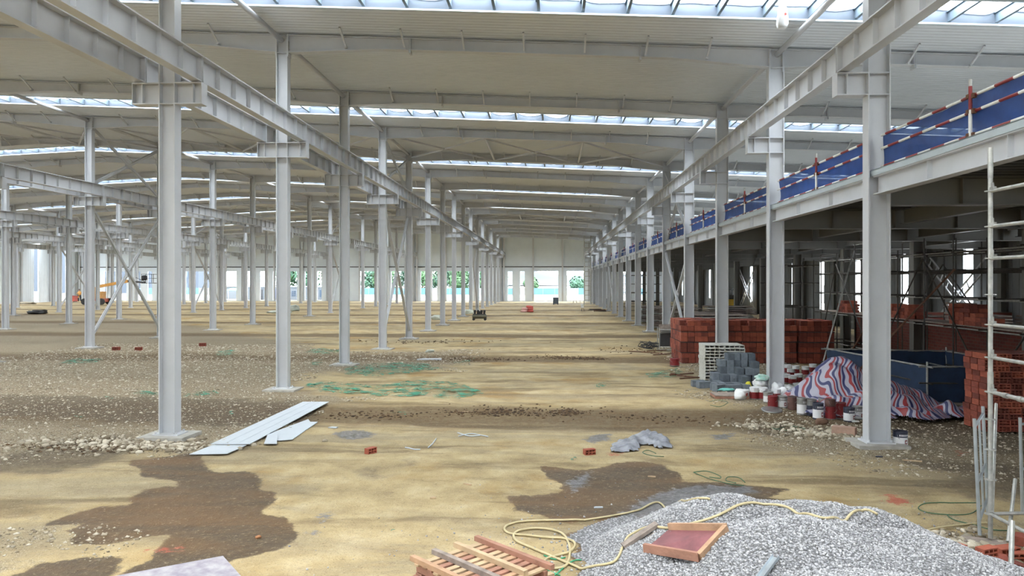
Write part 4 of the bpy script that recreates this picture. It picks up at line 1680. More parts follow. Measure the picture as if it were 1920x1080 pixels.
def make_tin(x, y, z, r, h, style, label, rz=0, lid=True, stack_grp='paint tins by the second right column'):
    st = {'red': ('tin', 'red', 'red'), 'white': ('navy', 'label', 'navy'), 'whitetin': ('tin', 'label', 'navy'), 'brown': ('brown', 'brown', 'brown'), 'redlid': ('tin', 'red', 'bagw'),
          'dark': ('navy', 'navy', 'tin'), 'grey': ('tin', 'label', 'tin')}[style]
    o = empty('paint_tin', (x, y, z), rz, label, 'tin', stack_grp)
    mb = tin_mesh(r, h, None)
    obj('can', mb, [M[s] for s in st], o, smooth=False)
    if style in ('white', 'whitetin', 'grey'):
        # printed red square with a pale centre on the label, facing the viewer
        q = MB()
        a0 = -PI / 2 + .35
        for (da, z0, z1, rr_, mi) in ((.26, .2, .46, r + .0015, 0), (.15, .27, .39, r + .003, 1)):
            q.m = mi
            vs = []
            for t in (-1, 0, 1):
                a = a0 + t * da
                vs += [(rr_ * math.cos(a), rr_ * math.sin(a), h * z0), (rr_ * math.cos(a), rr_ * math.sin(a), h * z1)]
            q.add(vs, [(0, 2, 3, 1), (2, 4, 5, 3)])
        obj('printed_mark', q, [M['red'], M['label']], o)
        q = MB()
        for t in range(7):
            a = a0 - 1.0 + t * .26
            q.add([(1.004 * r * math.cos(a), 1.004 * r * math.sin(a), h * .7), (1.004 * r * math.cos(a + .16), 1.004 * r * math.sin(a + .16), h * .7),
                   (1.004 * r * math.cos(a + .16), 1.004 * r * math.sin(a + .16), h * .82), (1.004 * r * math.cos(a), 1.004 * r * math.sin(a), h * .82)], [(0, 1, 2, 3)])
        obj('printed_lettering', q, M['label'], o)
    if not lid:
        obj('dried_paint', MB().lathe([(0, h * .96), (r * .9, h * .96)], 16), M['dark'], o)
    q = MB()
    pts = [(r * 1.04 * math.cos(t), -.02 - r * .0 + r * 1.04 * math.sin(t) * .3 - r * .9, h * .84 - .10 * math.sin(t)) for t in np.linspace(0, PI, 9)]
    q.tube([(p[0], p[1], p[2]) for p in pts], .004, 5)
    obj('handle', q, M['tin'], o)
    return o


def tin_px(x, y, hpx, style, label, lid=True, r=.115, dz=0.0, rz=None):
    p = at(x, y, 0)
    g = gz(p.x, p.y)
    h = hpx / (F / p.y)
    return make_tin(p.x, p.y, g + dz, r, h, style, label, rz if rz is not None else R.uniform(-.5, .5), lid)


make_tin(at(1688, 833).x, at(1688, 833).y, gz(at(1688, 833).x, at(1688, 833).y), .125, .28, 'white', 'lone dark blue paint tin with white label right of the nearest right column', .1, stack_grp='lone tin')
tins = [(1449, 763, 22, 'red', 'red paint tin, leftmost of the front tin row', 1), (1467, 763, 22, 'grey', 'white labelled grey tin, second from left in the front row', 1),
        (1486, 766, 24, 'brown', 'brown paint tin in the left part of the front row', 0), (1504, 774, 31, 'grey', 'tall open tin with white label in the middle of the front row', 0),
        (1521, 775, 30, 'dark', 'dark blue tin right behind the tall white labelled tin', 0), (1534, 783, 30, 'white', 'dark blue tin with white label and red square, foremost', 1),
        (1557, 783, 24, 'red', 'red tin under another tin, right part of the front row', 1), (1576, 781, 30, 'red', 'red tin between the doubled red tins and a white one', 0),
        (1592, 787, 26, 'white', 'short dark tin with white label, second right of the row', 1), (1608, 782, 24, 'grey', 'grey tin partly behind the nearest right column', 1),
        (1414, 747, 22, 'redlid', 'red tin under the white bags, far left of the tins', 1), (1431, 748, 22, 'redlid', 'red tin with white lid, second behind the front row', 1),
        (1440, 754, 20, 'grey', 'small grey tin peeping between red tins', 1), (1455, 748, 20, 'redlid', 'white lidded red tin behind the front row', 1), (1544, 770, 26, 'dark', 'dark tin behind the foremost white labelled tin', 0),
        (1583, 764, 22, 'brown', 'brown tin at the tarpaulin edge', 0), (1570, 768, 22, 'brown', 'second brown tin at the tarpaulin edge, left one', 0),
        (1512, 756, 22, 'dark', 'dark tin behind the tall open tin', 1), (1496, 752, 20, 'grey', 'grey tin behind the brown one', 1)]
for (x, y, hp_, st, lb, ld) in tins:
    tin_px(x, y, hp_, st, lb, bool(ld))
p = at(1557, 783)
make_tin(p.x, p.y + .02, gz(p.x, p.y) + .293, .112, .15, 'brown', 'squat brown tin standing on a red tin in the front row', .3)
tins2 = [(1477, 699), (1492, 701), (1510, 702), (1524, 698), (1474, 717), (1486, 719), (1497, 716), (1483, 707)]
for i, (x, y) in enumerate(tins2):
    tin_px(x, y, 16, 'redlid', 'white lidded red tin right of the second right column, %s from the left' % ORD[sorted(q[0] for q in tins2).index(x)])
p = at(1497, 735)
o = empty('plastic_bucket', (p.x, p.y, gz(p.x, p.y)), 0, 'white plastic bucket with orange print behind the tin rows', 'bucket')
mb = MB()
mb.lathe([(0, 0), (.1, 0), (.118, .05)], 18)
mb.m = 1
mb.lathe([(.118, .05), (.128, .15)], 18)
mb.m = 0
mb.lathe([(.128, .15), (.135, .22), (.143, .22), (.143, .245), (.13, .245), (.125, .1), (0, .1)], 18)
obj('tub', mb, [M['bagw'], M['orange']], o)
obj('handle', MB().tube([(.14 * math.cos(t), -.03 - .06 * math.sin(t), .22 - .1 * math.sin(t)) for t in np.linspace(0, PI, 9)], .004, 5), M['tin'], o)
p = at(1265, 686)
o = make_tin(p.x, p.y, gz(p.x, p.y) + .02, .17, .27, 'red', 'lone red paint bucket left of the leftmost brick pack', 0, stack_grp='lone red bucket')
p = at(1358 * .0 + 910, 655)

# ------------------------------------------------------------ bags, tray, slab by the tins
def blob(name, loc, dims, mt, seed, parent=None, rz=0, amp=.22, sub=3, label=None, cat=None, group=None, flat=.0):
    import bmesh
    bm = bmesh.new()
    bmesh.ops.create_icosphere(bm, subdivisions=sub, radius=1)
    for v in bm.verts:
        c = v.co
        q = noise.noise(c * 1.6 + Vector((seed, 0, 0))) * amp + noise.noise(c * 4.5 + Vector((0, seed, 0))) * amp * .45
        s = 1 + q
        p = Vector((math.copysign(abs(c.x) ** .7, c.x), math.copysign(abs(c.y) ** .7, c.y), math.copysign(abs(c.z) ** .8, c.z))) * s
        v.co = Vector((p.x * dims[0] / 2, p.y * dims[1] / 2, max(p.z, -.75) * dims[2] / 2 + dims[2] * .37))
    me_ = bpy.data.meshes.new(name)
    bm.to_mesh(me_)
    bm.free()
    me_.materials.append(mt)
    me_.polygons.foreach_set('use_smooth', [True] * len(me_.polygons))
    o = put(name, me_, parent, loc, (0, 0, rz))
    return tag(o, label, cat, group)


M['bagg'] = mat('green_white_bag', (214, 218, 216), .55, 0, 0, 5, c2=(110, 176, 158))
bags = [(1424, 732, .42, .32, .26, 'bagw', 'white printed bag at the bottom of the bag pile left of the second right column', 0), (1426, 731, .45, .34, .2, 'bagw', 'white bag in the middle of the bag pile', .2),
        (1430, 731, .42, .34, .16, 'bagg', 'white and green sack on top of the bag pile', .36), (1449, 727, .3, .26, .42, 'bagw', 'upright crumpled white bag leaning at the second right column', 0),
        (1391, 741, .42, .3, .3, 'bagw', 'white bag with red print, left of the tins', 0), (1457, 733, .26, .24, .34, 'bagw', 'small white bag against the second right column foot', 0)]
for i, (x, y, a, b_, c, mt, lb, dz) in enumerate(bags):
    p = at(x, y + 6)
    o = blob('plastic_bag', (p.x, p.y, gz(p.x, p.y) + dz), (a, b_, c), M[mt], i * 3.7 + 1, None, R.random(), .45, 3, lb, 'bag', 'bags by the second right column')
    if i in (0, 3, 4, 5):
        obj('printed_mark', MB().lathe([(0, 0), (.05, 0), (.05, .004), (0, .006)], 12), M['pinkbag'], o, (0, -b_ * .44, c * .42), (PI / 2 + .3, 0, 0))
for i, (x, y) in enumerate(((1470, 738), (1482, 738), (1476, 732))):
    p = at(x, y + 6)
    blob('foam_bag', (p.x, p.y, gz(p.x, p.y) + .0), (.3, .26, .3), M['bagw'], 30 + i, None, R.random(), .35, 3, 'small pale plastic bag on the tins, %s of three beside the striped tarpaulin' % ORD[i], 'bag', 'bags by the second right column')
p = at(1405, 742)
blob('yellow_bag', (p.x, p.y, gz(p.x, p.y)), (.3, .22, .08), M['ybag'], 40, None, .3, .5, 3, 'flattened yellow bag at the far left of the tins', 'bag')
p = at(1403, 732)
blob('yellow_jug', (p.x, p.y, gz(p.x, p.y)), (.14, .14, .3), M['ybag'], 41, None, .3, .2, 3, 'small yellow jug between the white bags', 'jug')
p = at(1368, 744)
o = empty('plywood_tray', (p.x, p.y, gz(p.x, p.y) + .01), 0, 'flat grey plywood tray on the ground left of the bags', 'tray')
obj('panel', MB().bb(-.42, .42, -.28, .34, .06, .08), M['woodg'], o)
for s in (-1, 1):
    obj('batten', MB().bb(s * .4 - .03, s * .4 + .03, -.28, .34, 0, .06), M['wood3'], o)
obj('batten', MB().bb(-.37, .37, -.28, -.23, 0, .06), M['wood3'], o)
p = at(1362, 737)
blob('teal_scrap', (p.x, p.y, gz(p.x, p.y) + .09), (.4, .2, .07), M['teal'], 42, None, 0, .5, 3, 'turquoise scrap of sheet on the plywood tray', 'scrap')
p = at(1451, 768)
o = tag(obj('round_lid', MB().lathe([(0, .01), (.2, .015), (.23, .0), (.24, .03), (.2, .035), (0, .02)], 24), M['tin'], None, (p.x - .05, p.y, gz(p.x, p.y) + .02), (.15, 0, 0), True), 'dented grey lid lying in front of the leftmost tins', 'lid')
p = at(1583, 812)
o = tag(obj('kerb_block', MB().prism([(-.22, -.09), (.2, -.09), (.22, .09), (-.2, .1)], 0, .16), mat('pinkish_block', (170, 140, 124), .9, 0, .15, 5, .4, 30), None, (p.x, p.y, gz(p.x, p.y)), (0, 0, -.5)),
        'pinkish stone block lying left of the nearest right column foot', 'block')
p = at(1540, 792)
blob('brown_rock', (p.x, p.y, gz(p.x, p.y) - .02), (.26, .2, .17), mat('brown_rock', (112, 84, 68), .9), 51, None, .4, .4, 2, 'dark brown rock in the rubble before the tins', 'rock')
p = at(1604, 790)
tag(obj('white_chip', MB().bb(-.07, .07, -.03, .03, 0, .03), M['bagw'], None, (p.x, p.y, gz(p.x, p.y) + .02)), 'small white chip in the rubble by the nearest right column', 'chip')

# ------------------------------------------------------------ striped tarpaulin heap
m, nt, b = base_mat('striped_tarpaulin')
tc = nd(nt, 'ShaderNodeTexCoord')
wv = nd(nt, 'ShaderNodeTexNoise')
wv.inputs['Scale'].default_value = .9
nt.links.new(tc.outputs['Object'], wv.inputs['Vector'])
sx_ = nd(nt, 'ShaderNodeSeparateXYZ')
nt.links.new(tc.outputs['Object'], sx_.inputs[0])
u_ = mth(nt, 'ADD', mth(nt, 'MULTIPLY', sx_.outputs[0], 6.0), mth(nt, 'ADD', mth(nt, 'MULTIPLY', sx_.outputs[1], 1.8), mth(nt, 'MULTIPLY', wv.outputs['Fac'], 5.0)))
u_ = mth(nt, 'ADD', u_, mth(nt, 'MULTIPLY', sx_.outputs[2], -2.6))
fr = mth(nt, 'FRACT', u_)
r_ = nd(nt, 'ShaderNodeValToRGB')
r_.color_ramp.interpolation = 'CONSTANT'
e = r_.color_ramp.elements
e[0].position, e[0].color = 0, srgb(158, 156, 170)
e[1].position, e[1].color = .2, srgb(140, 46, 50)
for q, c in ((.44, (158, 156, 170)), (.6, (44, 48, 92)), (.86, (158, 156, 170))):
    x = e.new(q)
    x.color = srgb(*c)
nt.links.new(fr, r_.inputs[0])
nt.links.new(r_.outputs[0], b.inputs['Base Color'])
b.inputs['Roughness'].default_value = .45
M['tarp'] = m
TX0, TX1, TY0, TY1 = 5.75, 9.9, 15.8, 19.25
n1, n2 = 130, 110
A, B_ = np.meshgrid(np.linspace(TX0, TX1, n1), np.linspace(TY0, TY1, n2))


def tarp_h(X, Y):
    h = .95 * np.exp(-(((X - 7.0) / .95) ** 2 + ((Y - 17.9) / .95) ** 2) ** 1.3)
    h = np.maximum(h, .55 * np.exp(-(((X - 7.9) / .9) ** 2 + ((Y - 17.4) / .9) ** 2)))
    h = np.maximum(h, .26 * np.exp(-(((X - 8.9) / .8) ** 2 + ((Y - 16.7) / .35) ** 2)))
    h = np.maximum(h, .42 * np.exp(-(((X - 6.9) / .9) ** 2 + ((Y - 16.9) / .45) ** 2)))
    ph_ = X * 1.8 + Y * 2.6 + 3 * vnoise(X, Y, .8, 61)
    fold = np.abs(np.sin(ph_ * 2.0)) ** .6 * .15 + .14 * vnoise(X, Y, .3, 62) + .24 * vnoise(X, Y * 1.5, .7, 63) + .06 * vnoise(X, Y, .12, 64)
    m_ = np.clip(h / .16, 0, 1)
    return h + (fold - .02) * m_ - .03


T = tarp_h(A, B_).ravel()
V = np.stack([A.ravel(), B_.ravel(), T], 1)
ii = (np.arange(n2 - 1)[:, None] * n1 + np.arange(n1 - 1)[None, :]).ravel()
FQ = np.stack([ii, ii + 1, ii + 1 + n1, ii + n1], 1)
FQ = FQ[(T[FQ] > .03).all(1)]
tag(put('striped_tarpaulin', npmesh('striped_tarpaulin', V, FQ, m, True)), 'red white and blue striped tarpaulin draped over a heap behind the tins', 'tarpaulin')
p = atY(1565, 684, 18)
blob('canvas_bundle', (7.0, 18.3, .93), (.3, .25, .16), M['cbag'], 55, None, 0, .2, 2, 'small beige bundle on top of the striped tarpaulin', 'bundle')

# ------------------------------------------------------------ net pit
o = empty('net_pit_fence', (0, 0, 0), 0, 'low dark blue net fence on tubes around a pit under the mezzanine', 'fence')
C4 = [(9.4, 18.5), (12.4, 18.5), (12.1, 22.7), (8.75, 23.2)]
m = mat('dark_blue_net', (32, 52, 80), .7, 0, .25, 2.5)
M['dnet'] = m
for i in range(4):
    a, b_ = C4[i], C4[(i + 1) % 4]
    dx, dy = b_[0] - a[0], b_[1] - a[1]
    L = math.hypot(dx, dy)
    obj('net', net_mb(a, b_, 0.0, .86, .07, i * 7.7, 20, 5, (-dy / L, dx / L)), m, o, smooth=True)
    for z in (.86, .45):
        obj('rail', MB().tube([(a[0] - dx / L * .2, a[1] - dy / L * .2, z + .02), (b_[0] + dx / L * .2, b_[1] + dy / L * .2, z + .02)], .024, 8), M['pipe'] if z > .5 else M['pipe_dark'], o)
    obj('post', MB().tube([(a[0], a[1], 0), (a[0], a[1], 1.0)], .026, 8), M['pipe'], o)
for i, (a, b_, lb) in enumerate((((9.6, 18.0), (12.5, 17.7), 'long timber batten before the blue net pit'), ((10.0, 17.2), (12.6, 17.0), 'flat grey board on the ground before the blue net pit'),
                                 ((10.4, 16.6), (12.0, 16.9), 'short board nearest the brick pack by the pit'))):
    tag(obj('loose_board', MB().bar((a[0], a[1], .04), (b_[0], b_[1], .04), .09 if i == 0 else .22, .05 if i == 0 else .03), M['woodg']), lb, 'board')
# cement bag pile
o = empty('bag_pile', (10.55, 30.6, 0), 0, 'pile of pale cement bags at the foot of the dark scaffold tower', 'bags')
for q in range(8):
    for i in range(2):
        for j in range(2):
            if q > 6 and (i or j):
                continue
            blob('cement_bag', (i * .6 - .3 + R.uniform(-.04, .04), j * .42 - .2 + R.uniform(-.03, .03), q * .165), (.66, .46, .2), M['cbag'], q * 9 + i * 3 + j, o, R.uniform(-.12, .12), .25, 2)
# fallen bricks right of the brick packs
for i in range(12):
    x, y = R.uniform(10.45, 11.1), 26.5 + i * .13
    tag(put('fallen_brick', PB[i % 3], None, (x, y, gz(x, y) + (.0 if i < 11 else .15)), (R.uniform(-.2, .2) if i > 10 else 0, 0, R.uniform(0, 3))), 'fallen red brick right of the brick packs, %s from the front' % ORD[i], 'brick',
        'fallen bricks beside the packs')

# ------------------------------------------------------------ near scaffold on the right
# tall ladder frame running towards the viewer
A0 = at(1857, 1012)
zx, zy = A0.x, A0.y
o = empty('scaffold_tower', (zx, zy, 0), 0, 'tall galvanised scaffold frame standing at the right edge', 'scaffold')
mb = MB().tube([(0, 0, .02), (0, 0, 4.56)], .025, 12)
mb.tube([(0, 0, 1.7), (0, 0, 1.95)], .031, 12)
mb.tube([(0, 0, 4.2), (0, 0, 4.56)], .028, 12)
obj('standard', mb, M['pipe'], o)
mb = MB().tube([(.02, -2.1, .02), (.02, -2.1, 4.5)], .025, 12)
obj('standard', mb, M['pipe'], o)
for z in (4.05, 3.64, 3.27, 2.5, 2.12, 1.72, .3):
    obj('rung', MB().tube([(0, 0, z), (.02, -2.1, z)], .021 if z != 1.72 else .024, 10), M['pipe'], o)
for z in (4.05, 3.64, 3.27, 2.85, 2.5, 2.12, 1.72, 1.4, 1.05, .7, .3):
    obj('rosette', MB().lathe([(0, -.006), (.06, -.006), (.06, .006), (0, .006)], 10, (0, 0, z)), M['pipe'], o)
for z in (4.07, 3.66, 3.29, 2.52, 2.14, 1.74):
    obj('wedge_head', MB().box((.0, -.05, z), (.04, .07, .05)).box((.0, -.045, z + .04), (.012, .03, .07)), M['pipe'], o)
for q in (-.25, -.5, -.9):
    obj('coupler', MB().tube([(0, q, 1.72), (0, q - .07, 1.72)], .031, 10), M['pipe'], o)
obj('diagonal', MB().tube([(0, -.03, .32), (.9, 1.4, 1.35)], .02, 8), M['pipe'], o)
# rail to the right at the foot
obj('foot_ledger', MB().tube([(0, 0, .3), (1.6, .2, .3)], .022, 8), M['pipe'], o)
p = at(1846, 1013)
tag(obj('sole_board', MB().box((0, 0, .02), (.44, .2, .04), Matrix.Rotation(-.35, 3, 'Z')), M['woodg'], None, (p.x, p.y, gz(p.x, p.y) + .0)), 'grey sole board under the near scaffold foot', 'board')


def ladder_frame(name, p0, p1, h, lean, label, r=.02, tri=True):
    """p0,p1 ground points of the two legs"""
    o = empty(name, (0, 0, 0), 0, label, 'scaffold frame')
    p0, p1 = Vector(p0), Vector(p1)
    l = Vector(lean)
    for p_ in (p0, p1):
        obj('leg', MB().tube([p_, p_ + l + Vector((0, 0, h))], r, 10), M['galv'], o)
    for t in (.12, .45, .93):
        a, b_ = p0 + (l + Vector((0, 0, h))) * t, p1 + (l + Vector((0, 0, h))) * t
        obj('rung', MB().tube([a, b_], r * .9, 8), M['galv'], o)
    c0, c1 = p0.lerp(p1, .5), p0.lerp(p1, .5)
    obj('inner_tube', MB().tube([c0 + (l + Vector((0, 0, h))) * .12, c0 + (l + Vector((0, 0, h))) * .93], r * .7, 8), M['galv'], o)
    return o


a, b_ = at(1837, 1008), at(1852, 962)
ladder_frame('standing_frame', (a.x, a.y, .03), (b_.x, b_.y, .02), 1.36, (-.05, .02, 0), 'short galvanised frame standing left of the near scaffold pole')
a, b_ = at(1917, 958), at(1990, 950)
ladder_frame('standing_frame', (a.x, a.y, .0), (b_.x, b_.y, .0), 1.22, (-.03, 0, 0), 'short galvanised frame cut by the right edge of the view')
a = at(1890, 1019)
tag(obj('brace_tube', MB().tube([(a.x, a.y, .02), (a.x + .36, a.y + .45, .62)], .021, 10), M['pipe']), 'rusty ended tube leaning from the ground beside the near scaffold', 'tube')
a = at(1895, 1100)
tag(obj('brace_tube', MB().tube([(a.x, a.y, .05), (a.x + .2, a.y + .3, .55)], .024, 10), M['pipe']), 'white tube leaning out of the lower right corner', 'tube')

# ------------------------------------------------------------ loose red bricks and stones at the lower right
HB2 = [hollow_brick('red_brick', .2, .1, .1, 3, 2, M[c], .012) for c in BR]
GRB = [hollow_brick('red_brick', .26, .13, .13, 4, 2, M['brick2'], .012)]
loose = [(1795, 1035, HB2[1], .5, 'broken hollow red brick at the right foot of the gravel heap'), (1886, 1042, GRB[0], .3, 'large ribbed red hollow brick in front of the scaffold foot'),
         (1910, 1047, HB2[1], .1, 'small red hollow brick right of the large ribbed one'), (1880, 1070, HB2[0], 1.2, 'red brick lying flat below the large ribbed one'),
         (1850, 1082, HB2[1], .4, 'round edged red brick piece at the bottom edge of the view'), (1912, 1014, HB2[0], .9, 'red hollow brick under the leaning tube at the right'),
         (1905, 1072, HB2[2], 2.0, 'dull red brick piece in the lower right corner'), (1105, 849, HB2[1], .4, 'bright red brick lying left of the grey crumpled sheet'), (695, 849, HB2[1], 1.0, 'small red brick fragment in the middle foreground left'),
         (218, 657, HB2[0], 0, 'red brick on the gravel right of the second left row column, left one'), (260, 657, HB2[0], .4, 'red brick on the gravel, right of its twin near the left braces'),
         (380, 648, HB2[0], .2, 'red brick on the gravel right of the nearest left column')]
for x, y, me_, rz, lb in loose:
    p = at(x, y)
    q = put('red_brick', me_, None, (p.x, p.y, max(gz(p.x, p.y), hz(p.x, p.y)) + .0), (0, 0, rz))
    tag(q, lb, 'brick', 'loose red bricks')
    if p.y > 20:
        q.scale = (1.5, 1.5, 1.5)
for i, (x, y, s, c) in enumerate(((1788, 1022, .1, 'stone'), (1835, 1047, .13, 'ybst'), (1868, 1052, .11, 'stone'), (1885, 1056, .12, 'ybst'), (484, 1004, .05, 'brst'))):
    p = at(x, y)
    mt = M['stone'] if c == 'stone' else mat('yellow_stone' if c == 'ybst' else 'brown_stone', (200, 184, 120) if c == 'ybst' else (170, 120, 84), .8)
    blob('rock', (p.x, p.y, gz(p.x, p.y)), (s * 1.3, s, s * .8), mt, 60 + i, None, i, .3, 2,
         ('pale rock at the right foot of the gravel heap', 'flat yellowish rock between the broken brick and the ribbed brick', 'greyish rock just left of the small hollow brick',
          'yellow rock below the large ribbed brick', 'small brown stone on the wet brown patch at the left')[i], 'rock', 'loose rocks')

# ------------------------------------------------------------ formwork panel, plank and channel on the heap
def on_heap(x, y, z=.45):
    u, v = (x - 960.0) / F, (y - 528.0) / F
    zc = np.arange(5.0, 14, .02)
    X, Y, Z = (u * CA - SA) * zc, (u * SA + CA) * zc, CAMZ - v * zc
    H = np.maximum(base_h(X, Y), heap_h(X, Y))
    i = int(np.argmax(Z <= H + .01))
    return Vector((X[i], Y[i], H[i]))


P4 = [at(1208, 1030, .56), at(1311, 1050, .56), at(1362, 991, .58), at(1255, 989, .58)]
P4 = [on_heap(x, y, .5) for x, y in ((1208, 1034), (1311, 1052), (1362, 997), (1255, 994))]
o = empty('formwork_panel', (0, 0, 0), 0, 'red brown plywood panel with wooden edge battens lying on the gravel heap', 'panel')
obj('panel', MB().add([(p.x, p.y, p.z + dz) for dz in (0, .02) for p in P4], [(3, 2, 1, 0), (4, 5, 6, 7), (0, 1, 5, 4), (1, 2, 6, 5), (2, 3, 7, 6), (3, 0, 4, 7)]), M['plyred'], o)
for (i, j, mt) in ((0, 1, 'wood3'), (1, 2, 'wood'), (3, 2, 'wood')):
    a, b_ = P4[i] + Vector((0, 0, .04)), P4[j] + Vector((0, 0, .04))
    obj('batten', MB().bar(a, b_, .045, .08), M[mt], o)
a, b_ = on_heap(1168, 1028), on_heap(1232, 988)
a.z += .03
b_.z += .035
o = empty('plank_pair', (0, 0, 0), 0, 'two pale grey timber planks lying together on the gravel heap', 'plank')
obj('plank', MB().bar(a, b_, .09, .035), M['woodg'], o)
sh = Vector((.07, -.05, -.02))
obj('plank', MB().bar(a + sh + Vector((.02, .1, -.01)), b_ + sh, .05, .03), M['woodg'], o)
o_ = on_heap(1455, 1052, .6)
q_ = at(1385, 1084, .62)
q_.z = hz(q_.x, q_.y) + .02
o_.z += .03
o = empty('steel_channel', (0, 0, 0), 0, 'bluish galvanised steel channel lying on the gravel at the bottom edge', 'channel')
obj('web', MB().bar(q_, o_, .06, .006), M['galv'], o)
for s in (-1, 1):
    d = (o_ - q_).normalized().cross(Vector((0, 0, 1))) * (.03 * s)
    obj('flange', MB().bar(q_ + d + Vector((0, 0, .012)), o_ + d + Vector((0, 0, .012)), .005, .03), M['galv'], o)


# ------------------------------------------------------------ hoses and wires
def smooth_path(P, n=8):
    P = [Vector(p) for p in P]
    out = []
    for i in range(len(P) - 1):
        p0, p1, p2, p3 = P[max(i - 1, 0)], P[i], P[i + 1], P[min(i + 2, len(P) - 1)]
        for k in range(n):
            t = k / n
            out.append(.5 * ((2 * p1) + (p2 - p0) * t + (2 * p0 - 5 * p1 + 4 * p2 - p3) * t * t + (3 * p1 - p0 - 3 * p2 + p3) * t ** 3))
    out.append(P[-1])
    return out


def hose(name, pts, r, mt, label, cat='hose', group=None, heap=False, n=8):
    W = []
    for (x, y) in pts:
        if heap:
            p = on_heap(x, y, .3)
        else:
            p = at(x, y)
        W.append(Vector((p.x, p.y, 0)))
    W = smooth_path(W, n)
    for q in W:
        q.z = hz(q.x, q.y) + r + .004
    return tag(obj(name, MB().tube(W, r, 8), mt, smooth=True), label, cat, group)


hose('cream_hose', [(1095, 977), (1150, 968), (1195, 958), (1240, 946), (1285, 941), (1330, 938)], .013, M['hose'], 'cream hose end crossing the wet patch behind the gravel heap', heap=True)
hose('cream_hose', [(1095, 977), (1040, 977), (985, 979), (955, 985), (946, 994), (958, 1002), (990, 1006), (1030, 1009), (1065, 1013), (1078, 1021), (1070, 1035), (1045, 1043), (1025, 1050), (1022, 1060), (1035, 1068), (1060, 1063), (1068, 1045), (1066, 1020), (1050, 1000), (1010, 992), (975, 996), (963, 1005), (970, 1017), (1000, 1030), (1030, 1043), (1065, 1058), (1110, 1064), (1140, 1060), (1160, 1045),
                    (1173, 1015), (1190, 1000), (1215, 990), (1255, 992), (1300, 985), (1345, 970), (1385, 950), (1430, 947), (1480, 955), (1530, 970), (1560, 972), (1600, 962), (1620, 958), (1645, 966)],
     .014, M['hose'], 'cream hose coiled by the pallet and running over the gravel heap', heap=True)
hose('cream_hose', [(1722, 996), (1760, 987), (1810, 981), (1850, 978)], .012, M['hose'], 'short cream hose end right of the gravel heap')
greens = [[(1300, 883), (1325, 881), (1348, 889), (1350, 894), (1330, 892)], [(1300, 883), (1330, 895), (1370, 905), (1395, 908)], [(1397, 902), (1385, 893), (1365, 892), (1362, 899), (1380, 903)],
          [(1830, 940), (1770, 940), (1735, 941), (1722, 950), (1740, 958), (1780, 962), (1820, 960), (1840, 945)], [(1775, 962), (1790, 972), (1830, 982), (1860, 990), (1900, 992)],
          [(1230, 848), (1215, 842), (1205, 846), (1220, 852), (1245, 854)], [(1330, 753), (1345, 750), (1365, 756), (1350, 762), (1332, 760)], [(1445, 800), (1475, 806), (1510, 803), (1480, 798), (1450, 804)],
          [(1008, 1055), (1030, 1070), (1050, 1078)], [(1020, 1040), (1040, 1048), (1060, 1044)], [(1035, 1082), (1055, 1066), (1075, 1050), (1090, 1048)]]
places = ['looped left end beside the wet patch', 'long piece beside the wet patch', 'small loop at the right end of the wet patch', 'big loop left of the near scaffold', 'tail running to the near scaffold foot', 'loop by the grey crumpled sheet',
          'loop in front of the plywood tray', 'faint loop in the rubble before the tins', 'strand by the hose coil, nearest', 'strand by the hose coil, farthest', 'strand lying over the hose coil']
for g_, lb in zip(greens, places):
    hose('green_wire', g_, .006 if g_[0][1] < 1000 else .008, M['ghose'] if g_[0][1] < 1000 else mat('green_strap', (60, 150, 110), .6), 'green wire, ' + lb, 'wire', 'green wires', n=6)
whites = [[(818, 823), (812, 831), (803, 839)], [(860, 818), (885, 814), (915, 819)], [(858, 812), (880, 818), (900, 817)], [(760, 838), (775, 842), (788, 843)]]
for g_, lb in zip(whites, ('bent white strip standing out in the middle foreground', 'white strip at the right of a crossed pair', 'white strip at the left of a crossed pair', 'thin white strip left of the bent one')):
    hose('white_strip', g_, .011, M['white'], lb, 'strip', 'white strips', n=5)
# small pale scraps
sc = [(873, 770, 'small timber offcut on the wet strip ahead', .16, .035, 'wood2'), (877, 907, 'pale yellow wood chip in the open foreground', .14, .03, 'wood2'), (1222, 890, 'thin wood sliver on the wet patch', .12, .015, 'wood2'),
      (1122, 949, 'short white stick on the wet patch', .12, .02, 'white'), (812, 932, 'small beige leaf shaped scrap in the foreground', .08, .05, 'wood2'), (625, 802, 'white crumpled scrap left of the cement puddle', .18, .1, 'white'),
      (806, 673, 'white folded sheet scrap beyond the green netting', .95, .35, 'white'), (1648, 855, 'dark blue offcut near the nearest right column foot', .12, .04, 'navy'), (1710, 862, 'thin pale stick right of the nearest right column', .3, .02, 'wood2')]
for x, y, lb, a_, b2, mt in sc:
    p = at(x, y)
    tag(obj('scrap', MB().prism([(-a_ / 2, -b2 / 2), (a_ / 2, -b2 * .3), (a_ * .45, b2 / 2), (-a_ * .3, b2 * .4)], 0, .02 if a_ < .5 else .05), M[mt], None, (p.x, p.y, gz(p.x, p.y) + .004), (0, 0, R.uniform(-.6, .3) if a_ < .5 else 0)), lb, 'scrap', 'small scraps')


